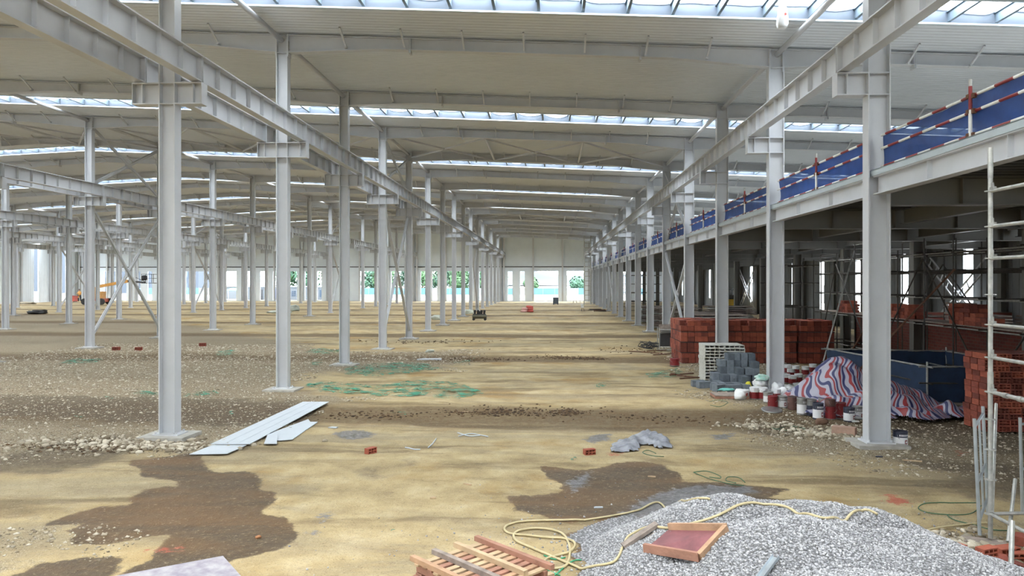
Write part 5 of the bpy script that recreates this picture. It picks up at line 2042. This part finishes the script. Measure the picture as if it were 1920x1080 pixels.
# ------------------------------------------------------------ pallets
def pallet(c, back, right, z0, label, seed, top_battens=True):
    rr = random.Random(seed)
    c = Vector(c)
    u = Vector(right) - c
    v = Vector(back) - c
    L, W_ = u.length, v.length
    u.normalize()
    v.normalize()
    o = empty('wooden_pallet', (c.x, c.y, z0), 0, label, 'pallet', 'stacked pallets')
    ang = math.atan2(u.y, u.x)

    def B(name, a, b_, w_, h, z, mt):
        obj(name, MB().bar(u * a[0] + v * a[1] + Vector((0, 0, z)), u * b_[0] + v * b_[1] + Vector((0, 0, z)), w_, h), mt, o)
    for q in range(3):
        B('bottom_board', (L * (.06 + q * .44), 0), (L * (.06 + q * .44), W_), .09, .018, .009, M['wood3'])
    for q in range(3):
        B('stringer', (0, W_ * (.05 + .45 * q)), (L, W_ * (.05 + .45 * q)), .05, .075, .056, M['wood3'])
    n_ = 10
    for q in range(n_):
        a = L * (q + .5) / n_
        B('slat', (a, -rr.uniform(0, .03)), (a, W_ + rr.uniform(0, .03)), L / n_ * .62, .018, .103, M[rr.choice(('wood', 'wood2', 'wood3'))])
    if top_battens:
        for q, mt in zip((0.0, .33, .66, .97), ('wood3', 'wood2', 'woodg', 'orange' if False else 'wood')):
            B('batten', (-.05 - .02 * q, W_ * q + .01), (L * (.97 if q else 1.05), W_ * q), .055, .05, .137, M[mt])
    return o


zt = .28
left, back_, right_ = at(776, 1042, zt), at(898, 1003, zt), at(1005, 1056, zt)
l0, b0, r0 = Vector((left.x, left.y, 0)), Vector((back_.x, back_.y, 0)), Vector((right_.x, right_.y, 0))
vv = l0 - b0
uu = r0 - b0
uu = uu - vv * (uu.dot(vv) / vv.dot(vv))
uu = uu.normalized() * 1.02
g0 = gz(b0.x, b0.y)
pallet(b0, b0 + vv, b0 + uu, g0 + .0, 'lower wooden pallet of the two stacked at the bottom edge', 5, False)
sh = Vector((.01, .0, 0))
pallet(b0 + sh, b0 + sh + vv, b0 + sh + uu, g0 + .114, 'upper slatted wooden pallet with battens on top, bottom edge of the view', 6)
p = at(1017, 1085, .05)
tag(obj('timber_offcut', MB().bar((p.x - .12, p.y - .1, .06), (p.x + .1, p.y + .08, .06), .07, .05), M['wood2']), 'pale timber offcut right of the pallets at the bottom edge', 'offcut')

# ------------------------------------------------------------ white sheets, board, puddle film, netting
def sheet(name, poly, z, th, mt, label, cat, ribs=0):
    W = [at(x, y, z) for x, y in poly]
    gmax = max(gz(p.x, p.y) for p in W)
    o = empty(name, (W[0].x, W[0].y, gmax), 0, label, cat, 'white roof sheets')
    loc = [(p.x - W[0].x, p.y - W[0].y) for p in W]
    obj('sheet', MB().prism(loc, z, z + th), mt, o)
    if ribs:
        a, b_ = Vector(loc[0] + (z + th,)), Vector(loc[1] + (z + th,))
        c, d = Vector(loc[-1] + (z + th,)), Vector(loc[-2] + (z + th,))
        for q in range(1, ribs + 1):
            t = q / (ribs + 1)
            obj('rib', MB().bar(a.lerp(c, t), b_.lerp(d, t), .02, .008), mt, o)
    return o


sheet('white_sheet', [(395, 832), (568, 753), (617, 753), (468, 832)], .04, .012, M['white'], 'long white roof sheet lying on the ground right of the nearest left column', 'sheet', 2)
sheet('white_sheet', [(355, 851), (398, 834), (462, 834), (426, 850)], .02, .01, M['white'], 'short pale sheet under the near end of the long white sheet', 'sheet')
sheet('white_sheet', [(522, 826), (500, 815), (578, 786), (582, 791), (596, 791), (548, 824)], .015, .01, M['white'], 'shorter torn white sheet right of the long white sheet', 'sheet')
sheet('white_sheet', [(495, 832), (502, 814), (521, 812), (519, 832)], .03, .01, M['white'], 'small white piece across the near end of the torn sheet', 'sheet')
W = [at(x, y, .07) for x, y in ((150, 1092), (418, 1042), (470, 1100), (300, 1130))]
m = mat('lilac_white_board', (170, 167, 170), .7, 0, .12, 7, .2, 20, c2=(132, 126, 138))
tag(obj('painted_board', MB().prism([(p.x, p.y) for p in W], .02, .07), m), 'weathered pale painted board at the bottom left edge', 'board')


def crumple(name, poly, amp, th, mt, label, cat, seed, res=.05, group=None, zoff=.012):
    w_ = [at(x, y)[:2] for x, y in poly]
    A = np.array(w_)
    lo_, hi_ = A.min(0), A.max(0)
    xs, ys = np.arange(lo_[0], hi_[0] + res, res), np.arange(lo_[1], hi_[1] + res, res)
    X, Y = np.meshgrid(xs, ys)
    s_ = sdf(w_, X.ravel(), Y.ravel()) + .5 * res * 6 * vnoise(X.ravel(), Y.ravel(), res * 4, seed)
    h = base_h(X.ravel(), Y.ravel()) + zoff + amp * np.clip(s_ / .15, 0, 1) * (.5 + np.abs(vnoise(X.ravel(), Y.ravel(), res * 3, seed + 1)) * 2 + vnoise(X.ravel(), Y.ravel(), res * 9, seed + 2))
    V = np.stack([X.ravel(), Y.ravel(), h], 1)
    nx_, ny_ = len(xs), len(ys)
    ii = (np.arange(ny_ - 1)[:, None] * nx_ + np.arange(nx_ - 1)[None, :]).ravel()
    FQ = np.stack([ii, ii + 1, ii + 1 + nx_, ii + nx_], 1)
    FQ = FQ[(s_[FQ] > 0).all(1)]
    if len(FQ) == 0:
        return None
    return tag(put(name, npmesh(name, V, FQ, mt, False)), label, cat, group)


M['gsheet'] = mat('grey_plastic', (150, 152, 160), .35, 0, .2, 6, c2=(100, 102, 110))
crumple('grey_plastic_sheet', [(1140, 838), (1160, 822), (1185, 812), (1215, 806), (1235, 812), (1262, 826), (1258, 838), (1230, 842), (1222, 834), (1205, 833), (1195, 842), (1165, 846), (1145, 845)], .09, .01, M['gsheet'],
        'crumpled grey plastic sheet lying behind the wet patch', 'sheet', 71, .045)
m, nt, b = base_mat('green_netting')
nz = tex_noise(nt, 9, 4, .7)
nt.links.new(ramp(nt, nz, [(.3, srgb(30, 96, 74)), (.7, srgb(64, 146, 118))]), b.inputs['Base Color'])
b.inputs['Roughness'].default_value = .7
tp = nd(nt, 'ShaderNodeBsdfTransparent')
m2 = nd(nt, 'ShaderNodeMixShader')
tc = nd(nt, 'ShaderNodeTexCoord')
mp = nd(nt, 'ShaderNodeMapping')
mp.inputs['Scale'].default_value = (.8, 2.4, 1)
nt.links.new(tc.outputs['Object'], mp.inputs[0])
nz2 = tex_noise(nt, 2.6, 6, .75, mp.outputs[0], .4)
nt.links.new(sstep(nt, nz2, .44, .50), m2.inputs[0])
nt.links.new(b.outputs[0], m2.inputs[1])
nt.links.new(tp.outputs[0], m2.inputs[2])
nt.links.new(m2.outputs[0], nt.nodes['Material Output'].inputs['Surface'])
M['gnet'] = m
nets = [([(565, 722), (600, 716), (700, 722), (780, 712), (860, 716), (910, 735), (860, 748), (780, 742), (690, 741), (600, 734)], 'large ragged green netting beyond the white sheets', 1),
        ([(640, 690), (700, 682), (790, 680), (830, 690), (760, 700), (690, 706), (645, 700)], 'green netting right of the third left column foot', 2),
        ([(570, 660), (600, 652), (638, 656), (636, 662), (600, 665)], 'small heap of green netting left of the third left column', 3),
        ([(578, 680), (600, 674), (606, 682), (590, 686)], 'scrap of green netting between the second and third left columns', 4),
        ([(240, 742), (262, 732), (300, 738), (298, 744)], 'green netting scrap left of the nearest left column', 5),
        ([(335, 742), (380, 735), (412, 734), (405, 740), (350, 745)], 'green netting strip right of the nearest left column', 6),
        ([(130, 776), (150, 775), (160, 783), (140, 782)], 'small green scrap on the dark strip at the left', 7), ([(192, 745), (212, 742), (210, 750), (195, 750)], 'tiny green scrap beyond the dark strip at the left', 8),
        ([(110, 680), (140, 670), (190, 672), (185, 678), (130, 682)], 'faint green netting strip at the foot of the braced left column', 9), ([(405, 660), (440, 653), (440, 664), (410, 668)], 'green netting scrap right of the nearest left column, far', 10),
        ([(1110, 722), (1140, 712), (1150, 720), (1120, 728)], 'green netting scrap in the middle of the aisle', 11), ([(850, 680), (895, 668), (885, 676), (860, 684)], 'green scrap right of the big netting', 12),
        ([(424, 770), (436, 768), (434, 775)], 'tiny green scrap beside the long white sheet', 13), ([(712, 988), (740, 984), (738, 992), (718, 992)], 'small green scrap in the open foreground', 14),
        ([(745, 768), (770, 770), (760, 775), (732, 772)], 'green scrap on the wet strip ahead', 15), ([(1065, 862), (1080, 856), (1078, 863)], 'green scrap left of the wet patch', 16), ([(1210, 700), (1270, 690), (1290, 700), (1230, 712)], 'green netting scrap left of the grey blocks', 17)]
for poly, lb, sdv in nets:
    crumple('green_netting', poly, .035, .01, M['gnet'], lb, 'netting', 100 + sdv, .05 if poly[0][1] > 700 else .09, 'green netting scraps')

# ------------------------------------------------------------ middle distance things
# trolley of scaffold frames
p = at(1250, 657)
o = empty('frame_trolley', (p.x, p.y, gz(p.x, p.y)), 0, 'upright metal trolley stacked with frames left of the leftmost brick pack', 'trolley')
for sx in (-.35, .3):
    for sy in (-.2, .3):
        obj('post', MB().tube([(sx, sy, 0), (sx, sy, 1.05)], .02, 6), M['pipe'], o)
for z in (.08, .2, .95):
    obj('frame_bar', MB().tube([(-.35, -.2, z), (.3, -.2, z)], .018, 6), M['pipe'], o)
obj('bin', MB().bb(-.28, .24, -.12, .3, .22, .78), M['dark'], o)
for q in range(5):
    obj('sheet', MB().box((0, .05, .8 + q * .03), (.55 - q * .04, .4, .012), Matrix.Rotation(.05 * q - .1, 3, 'Y')), M['pipe'], o)
obj('back_panel', MB().bb(-.3, .3, .28, .3, .8, 1.15), M['woodg'], o)
# wire bundle left of it
o = empty('wire_bundle', (p.x - .65, p.y + .3, 0), 0, 'tangled dark wire bundle left of the metal trolley', 'wire')
for q in range(3):
    rr = random.Random(q)
    pts = [(rr.gauss(0, .25), rr.gauss(0, .15), .05 + rr.random() * .3) for _ in range(16)]
    obj('coil', MB().tube(smooth_path(pts, 5), .015, 5), M['dark'], o)
bars = [((1180, 660), (1242, 664)), ((1213, 660), (1262, 657)), ((1225, 667), (1268, 664)), ((1256, 705), (1300, 702)), ((1275, 712), (1335, 708)), ((1270, 706), (1330, 712)), ((1258, 702), (1285, 708))]
for i, (a, b_) in enumerate(bars):
    a, b_ = at(*a), at(*b_)
    tag(obj('steel_bar', MB().bar((a.x, a.y, .035), (b_.x, b_.y, .035), .05, .04), M['rust']), 'rusty steel bar on the ground %s, %s from the left' % (('before the trolley', ORD[i]) if i < 3 else ('left of the grey blocks', ORD[i - 3])), 'bar', 'rusty bars')

# formwork board stacks under the mezzanine
bs = [(7.6, 33.5, 2.4, 14, 'dark board stack behind the brick packs, right of the fourth right column'), (7.9, 40.5, 3.0, 12, 'dark board stack, second one back under the mezzanine edge'),
      (8.0, 47, 3.0, 12, 'dark board stack, third one back under the mezzanine edge'), (8.2, 54, 3.0, 11, 'dark board stack, fourth one back under the mezzanine edge'), (10.8, 44, 2.6, 14, 'dark board stack deeper under the mezzanine')]
for (x, y, L, n_, lb) in bs:
    o = empty('board_stack', (x, y, 0), 0, lb, 'boards', 'board stacks')
    for q in range(n_):
        obj('board', MB().box((R.uniform(-.12, .12), R.uniform(-.1, .1), .08 + q * .11), (L, 1.8, .05), Matrix.Rotation(R.uniform(-.03, .03), 3, 'Z')), M['woodg'] if q % 4 else M['pipe'], o)
        obj('spacer', MB().bb(-L * .35, -L * .3, -.8, .8, q * .11, q * .11 + .055).bb(L * .3, L * .35, -.8, .8, q * .11, q * .11 + .055), M['woodg'], o)

# air compressor
p = at(899, 600)
o = empty('air_compressor', (p.x, p.y, gz(p.x, p.y)), 0, 'dark air compressor with horizontal tank standing in the left of the aisle', 'compressor')
obj('tank', MB().tube([(-.56, 0, .3), (-.52, 0, .3), (.52, 0, .3), (.56, 0, .3)], .17, 16, rr=[.1, .17, .17, .1]), mat('olive_tank', (84, 82, 66), .5), o, smooth=True)
for s in (-.45, .45):
    for e in (-.14, .14):
        obj('wheel', MB().tube([(s, e - .03, .09), (s, e + .03, .09)], .1, 12), M['black'], o)
obj('bed_plate', MB().bb(-.5, .5, -.14, .14, .46, .5), M['dark'], o)
for q in (-.36, -.12, .16, .38):
    obj('pump_head', MB().tube([(q, 0, .5), (q, 0, .62), (q + .02, -.02, .8)], .09, 10).box((q, 0, .72), (.2, .14, .03)).box((q, 0, .66), (.2, .14, .03)), M['black'], o)
obj('motor', MB().tube([(-.1, .1, .62), (.16, .1, .62)], .12, 12), M['dark'], o)
# bag pile, small pile, boxes
p = at(989, 585)
o = empty('bag_pile', (p.x, p.y, gz(p.x, p.y)), 0, 'pile of pink red sacks in the middle of the aisle', 'bags')
for i, (dx, dy, dz) in enumerate(((-.3, 0, 0), (.3, 0, 0), (0, .4, 0), (-.28, .05, .22), (.3, .05, .22), (.15, .1, .44), (-.35, -.3, 0), (.25, .3, .4))):
    blob('sack', (dx, dy, dz), (.62, .42, .28), M['pinkbag'] if i % 3 else mat('pale_sack', (206, 160, 150), .7), 80 + i, o, R.uniform(-.4, .4), .25, 2)
for x, y, lb, a_, h_ in ((818, 599, 'small white heap of lime at the foot of the left columns', .8, .32), (879, 588, 'grey white heap behind the air compressor', 1.0, .35), (1128, 571, 'white sacks heap beside the dark box near the far wall', 1.2, .3),
                         (806, 660, 'small white scrap heap right of the fourth left column', .35, .1), (525, 587, 'low pile of white scraps near the far left columns', 2.0, .25), (550, 583, 'white blocks pile left of the distant column', 1.1, .5)):
    p = at(x, y)
    blob('rubble_heap', (p.x, p.y, gz(p.x, p.y)), (a_, a_ * .7, h_ * 1.3), M['cbag'], x * .1, None, 0, .5, 3, lb, 'heap', 'small pale heaps')
for x0, x1, y0_, y1_, lb in ((1037, 1047, 558, 571, 'grey cabinet standing at the far wall opening'), (1131, 1146, 560, 572.5, 'dark grey cabinet at the far right corner of the aisle')):
    p = at((x0 + x1) / 2, y1_)
    s = F / p.y
    w_, h_ = (x1 - x0) / s, (y1_ - y0_) / s
    o = empty('cabinet', (p.x, p.y, 0), 0, lb, 'cabinet')
    obj('body', MB().bb(-w_ / 2, w_ / 2, 0, .8, .08, h_), M['dark'] if x0 > 1100 else M['block2'], o)
    obj('door', MB().bb(-w_ / 2 + .05, w_ / 2 - .05, -.03, 0, .14, h_ - .08), M['block2'], o)
    for e in (-1, 1):
        obj('foot', MB().bb(e * w_ * .4 - .06, e * w_ * .4 + .06, .1, .7, -.02, .08), M['black'], o)
p = at(1092, 583)
o = empty('small_stand', (p.x, p.y, 0), 0, 'small white bucket on a stand right of the pink sacks', 'stand')
obj('bucket', MB().lathe([(0, 0), (.13, 0), (.17, .38), (.18, .4), (.15, .38), (0, .34)], 12), M['bagw'], o, (0, 0, .32))
for q in range(3):
    a_ = q * 2.1
    obj('leg', MB().tube([(math.cos(a_) * .2, math.sin(a_) * .2, -.02), (math.cos(a_) * .08, math.sin(a_) * .08, .34)], .02, 6), M['dark'], o)
p = at(1117, 585)
o = empty('twig_pile', (p.x, p.y, 0), 0, 'low tangle of dark rods at the foot of the far right columns', 'rods')
for q in range(9):
    a_, x_, y_ = R.uniform(-.5, .5), R.uniform(-.8, .8), R.uniform(-.5, .5)
    obj('rod', MB().bar((x_ - .6, y_, .04 + q * .03), (x_ + .6, y_ + a_, .06 + q * .03), .04, .04), M['dark'] if q % 3 else M['rust'], o)
# starter bars at the far opening
for i, x in enumerate((1075, 1081, 1088)):
    p = at(x, 568)
    tag(obj('starter_bar', MB().tube([(p.x, p.y, 0), (p.x, p.y, 1.1)], .035, 6), M['dark']), 'thin upright bar at the far right opening, %s from the left' % ORD[i], 'bar', 'upright bars at the far opening')
# ladder tower in the far right corner
p = at(1102, 571)
o = empty('ladder_tower', (p.x, p.y, 0), 0, 'tall pale ladder tower in the far right corner of the aisle', 'scaffold')
for sx in (-.42, .42):
    for sy in (0, 1.2):
        obj('standard', MB().tube([(sx, sy, 0), (sx, sy, 9.0)], .05, 6), M['pipe'], o)
z = .6
while z < 9:
    obj('rung', MB().tube([(-.42, 0, z), (.42, 0, z)], .045, 6).tube([(-.42, 0, z), (-.42, 1.2, z)], .04, 6).tube([(.42, 0, z), (.42, 1.2, z)], .04, 6), M['pipe'], o)
    z += .62

# boom lift with operator basket, far left
b0_ = at(181, 571)
o = empty('boom_lift', (b0_.x, b0_.y, 0), 0, 'boom lift with long yellow arm reaching right at the far left', 'lift')
A_ = atY(178, 558, b0_.y).x
ox = b0_.x
obj('chassis', MB().bb(-1.2, 1.2, -.7, .9, .35, .8), mat('lift_red', (170, 80, 60), .5), o)
for sx in (-1.1, 1.1):
    for sy in (-.75, .9):
        obj('wheel', MB().tube([(sx, sy - .15, .4), (sx, sy + .15, .4)], .42, 16), M['black'], o)
obj('turret', MB().prism([(-.7, -.5), (.9, -.5), (.9, .6), (-.7, .6)], .8, 1.7), M['orange'], o)
t1, t2, t3 = atY(181, 538, b0_.y), atY(240, 527, b0_.y), atY(272, 530, b0_.y)
L = lambda q: (q.x - ox, 0, q.z)
obj('boom', MB().bar(L(t1), L(t2), .3, .36), M['orange'], o)
obj('inner_boom', MB().bar(L(t2), L(t3), .18, .22).bar((L(t2)[0] + 1, .1, L(t2)[2] + .45), (L(t3)[0], .1, L(t3)[2] + .1), .06, .06), M['dark'], o)
obj('riser', MB().bar((0, 0, 1.6), L(t1), .25, .25), M['orange'], o)
bk_ = MB()
x0_, z0_ = L(t3)[0], L(t3)[2]
bk_.bb(x0_ - .2, x0_ + 1.4, -.5, .5, z0_ - .1, z0_ - .02)
for ex in (x0_ - .2, x0_ + .6, x0_ + 1.4):
    for ey in (-.5, .5):
        bk_.tube([(ex, ey, z0_), (ex, ey, z0_ + 1.1)], .035, 6)
for zz_ in (.55, 1.1):
    for ey in (-.5, .5):
        bk_.tube([(x0_ - .2, ey, z0_ + zz_), (x0_ + 1.4, ey, z0_ + zz_)], .035, 6)
obj('basket', bk_, M['dark'], o)
blob('control_box', (x0_, -.2, z0_ + .3), (.7, .5, .8), M['black'], 91, o, 0, .2, 2)


# worker
def person(x, y, z, h, label, shirt, trousers, helmet, seed=0, facing=0.0, arm=.35):
    s = h / 1.75
    o = empty('person', (x, y, z), facing, label, 'person')
    me_ = bpy.data.meshes.new('body')
    J = [(0, 0, .95), (0, .01, 1.15), (0, 0, 1.38), (0, -.01, 1.5), (0, -.03, 1.62),
         (-.1, 0, .9), (-.12, -.04, .5), (-.13, 0, .08), (-.13, -.14, .04),
         (.1, 0, .9), (.13, .06, .5), (.14, .12, .08), (.14, -.0, .04),
         (-.19, 0, 1.38), (-.27, -.08, 1.12), (-.22, -.3, 1.02 + arm * .2), (.19, 0, 1.38), (.27, -.04, 1.1), (.24, -.24, .98)]
    E = [(0, 1), (1, 2), (2, 3), (3, 4), (0, 5), (5, 6), (6, 7), (7, 8), (0, 9), (9, 10), (10, 11), (11, 12), (2, 13), (13, 14), (14, 15), (2, 16), (16, 17), (17, 18)]
    rad = [.15, .15, .16, .06, .1, .1, .075, .05, .04, .1, .075, .05, .04, .07, .05, .035, .07, .05, .035]
    me_.from_pydata([(a * s, b_ * s, c * s) for a, b_, c in J], E, [])
    import bmesh
    bm = bmesh.new()
    bm.from_mesh(me_)
    lay = bm.verts.layers.skin.verify()
    bm.verts.ensure_lookup_table()
    for i, r_ in enumerate(rad):
        bm.verts[i][lay].radius = (r_ * s, r_ * s * .9)
        bm.verts[i][lay].use_root = i == 0
    bm.to_mesh(me_)
    bm.free()
    body = put('body', me_, o)
    body.modifiers.new('skin', 'SKIN')
    sb = body.modifiers.new('sub', 'SUBSURF')
    sb.levels = sb.render_levels = 2
    me_.materials.append(shirt)
    hd = MB().lathe([(0, -.12), (.05, -.1), (.085, -.03), (.09, .03), (.07, .1), (0, .13)], 14)
    obj('head', hd, M['skin'], o, (0, -.03 * s, 1.66 * s), smooth=True)
    obj('helmet', MB().lathe([(.13, .02), (.115, .03), (.11, .08), (.07, .14), (0, .16)], 14), helmet, o, (0, -.03 * s, 1.67 * s), smooth=True)
    tr_ = MB()
    for e, ky, ay in ((-1, -.04, 0), (1, .06, .12)):
        tr_.tube([(e * .08 * s, 0, .98 * s), (e * .11 * s, 0, .85 * s), (e * .125 * s, ky * s, .5 * s), (e * .135 * s, ay * s, .1 * s)], .1, 10, rr=[.12 * s, .115 * s, .09 * s, .07 * s])
    obj('trousers', tr_, trousers, o, smooth=True)
    return o


p = at(149, 566)
person(p.x, p.y, 0, 1.85, 'worker in orange yellow jacket and dark trousers standing at the far left', M['orange'], M['jeans'], M['dark'])
p = at(136, 566)
o = empty('red_tank', (p.x, p.y, 0), 0, 'red box shaped tank left of the distant worker', 'tank')
obj('body', MB().prism([(-.55, -.4), (.55, -.4), (.55, .4), (-.55, .4)], .1, .85), mat('tank_red', (180, 80, 66), .6), o)
obj('lid', MB().bb(-.6, .6, -.45, .45, .85, .92), M['red'], o)
for e in (-.4, .4):
    obj('foot', MB().bb(e - .06, e + .06, -.4, .4, -.02, .1), M['dark'], o)
p = at(191, 567)
o = empty('mixer_wheel', (p.x, p.y, 0), 0, 'dark drum shaped mixer right of the boom lift column', 'mixer')
obj('drum', MB().tube([(-.4, 0, .5), (-.25, 0, .5), (.25, 0, .55), (.5, 0, .6)], .4, 14, rr=[.2, .45, .42, .2]), M['black'], o, smooth=True)
obj('frame', MB().bb(-.4, .4, -.3, .3, 0, .12).tube([(-.4, 0, .1), (-.45, 0, 1.6)], .05, 6), M['dark'], o)
p = at(70, 588)
blob('dark_heap', (p.x, p.y, -.02), (1.6, .9, .4), M['black'], 95, None, 0, .5, 3, 'small black heap on the ground at the far left', 'heap')
p = at(48, 570)
blob('dark_heap', (p.x, p.y, -.02), (2.6, .9, .35), M['stone'], 96, None, 0, .5, 3, 'low rubble heap against the left wall', 'heap')

# yellow forklift under the mezzanine
fx, fy = 17.7, 71.5
o = empty('forklift', (fx, fy, 0), 0, 'small yellow forklift with dark cab deep under the mezzanine', 'forklift')
obj('chassis', MB().prism([(-.55, -1.0), (.55, -1.0), (.6, .9), (-.6, .9)], .3, 1.05), M['yellow'], o)
obj('counterweight', MB().prism([(-.5, -1.25), (.5, -1.25), (.55, -.9), (-.55, -.9)], .35, 1.3), M['yellow'], o)
cg = MB()
for ex in (-.5, .5):
    for ey in (-.7, .5):
        cg.bar((ex, ey, 1.0), (ex * .9, ey * .9, 2.2), .08, .08)
cg.bb(-.5, .5, -.7, .5, 2.2, 2.27)
obj('overhead_guard', cg, M['black'], o)
obj('seat', MB().bb(-.25, .25, -.45, 0, 1.05, 1.25).bb(-.25, .25, -.55, -.45, 1.05, 1.7), M['black'], o)
for ex in (-.5, .5):
    for ey in (-.8, .6):
        obj('wheel', MB().tube([(ex - .12, ey, .32), (ex + .12, ey, .32)], .33, 16), M['black'], o)
ms_ = MB()
for ex in (-.35, .35):
    ms_.bar((ex, 1.0, .1), (ex, 1.0, 2.4), .1, .12, (0, 1, 0))
    ms_.bb(ex - .06, ex + .06, 1.0, 2.1, .1, .16)
obj('mast', ms_, M['dark'], o)
p = Vector((11.7, 29.8, 0))

# ------------------------------------------------------------ hanging things under the roof
HK = [(864, 30, 15.9), (1107, 37, 15.9), (627, 22, 15.9), (1353, 43, 15.9), (728, 147, 22.6), (908, 153, 22.6), (1089, 160, 22.6), (1273, 165, 22.6), (493, 138, 22.6), (145, 125, 22.6),
      (790, 225, 28), (930, 230, 28), (1077, 237, 28), (1222, 240, 28)]
HK = [(x, y) for x, y, _ in HK]


def roof_pt(x, y):
    Y = 20.0
    for _ in range(40):
        q = atY(x, y, Y)
        Y += (q.z - (zs(q.x) - .12)) / max(.02, (q.z - 3) / Y)
        Y = min(max(Y, 8), 60)
    q = atY(x, y, Y)
    return q


rowsn = {0: 'ahead of the first rafter', 1: 'between the first and second rafters', 2: 'behind the second skylight'}
srt = sorted(HK, key=lambda t: (t[1] > 100) + (t[1] > 200))
cnt = {0: 0, 1: 0, 2: 0}
for x, y in sorted(HK):
    r_ = (y > 100) + (y > 200)
    q = roof_pt(x, y)
    top = zs(q.x)
    pts = [(0, 0, 0), (.01, 0, -.06)]
    for t in range(14):
        a_ = t * .75 + x
        pts.append((.12 * math.cos(a_) + .02 * t * .3, .06 * math.sin(a_ * 1.3), -.12 - .05 * math.sin(a_) - .003 * t))
    tag(obj('hanging_wire', MB().tube(smooth_path(pts, 3), .008, 5), M['dark'], None, (q.x, q.y, top)), 'wire coil under the ceiling %s, %s from the left' % (rowsn[r_], ORD[cnt[r_]]), 'wire', 'wire coils under the roof')
    cnt[r_] += 1
q = atY(1467, 2, 16.6)
me_ = blob('hanging_bag', (0, 0, 0), (.26, .14, .6), M['bagw'], 99, None, .3, .3, 3)
me_.location = (q.x, q.y, q.z - .62)
tag(me_, 'milky plastic bag hanging from the skylight over the right side', 'bag')
tag(obj('printed_mark', MB().lathe([(0, 0), (.03, 0), (.03, .004), (0, .005)], 10), M['pinkbag'], me_, (.02, -.085, .3), (PI / 2, 0, 0)))
tag(obj('string', MB().tube([(0, 0, .55), (.02, .02, zs(q.x) + .2 - q.z + .62)], .006, 5), M['dark'], me_))
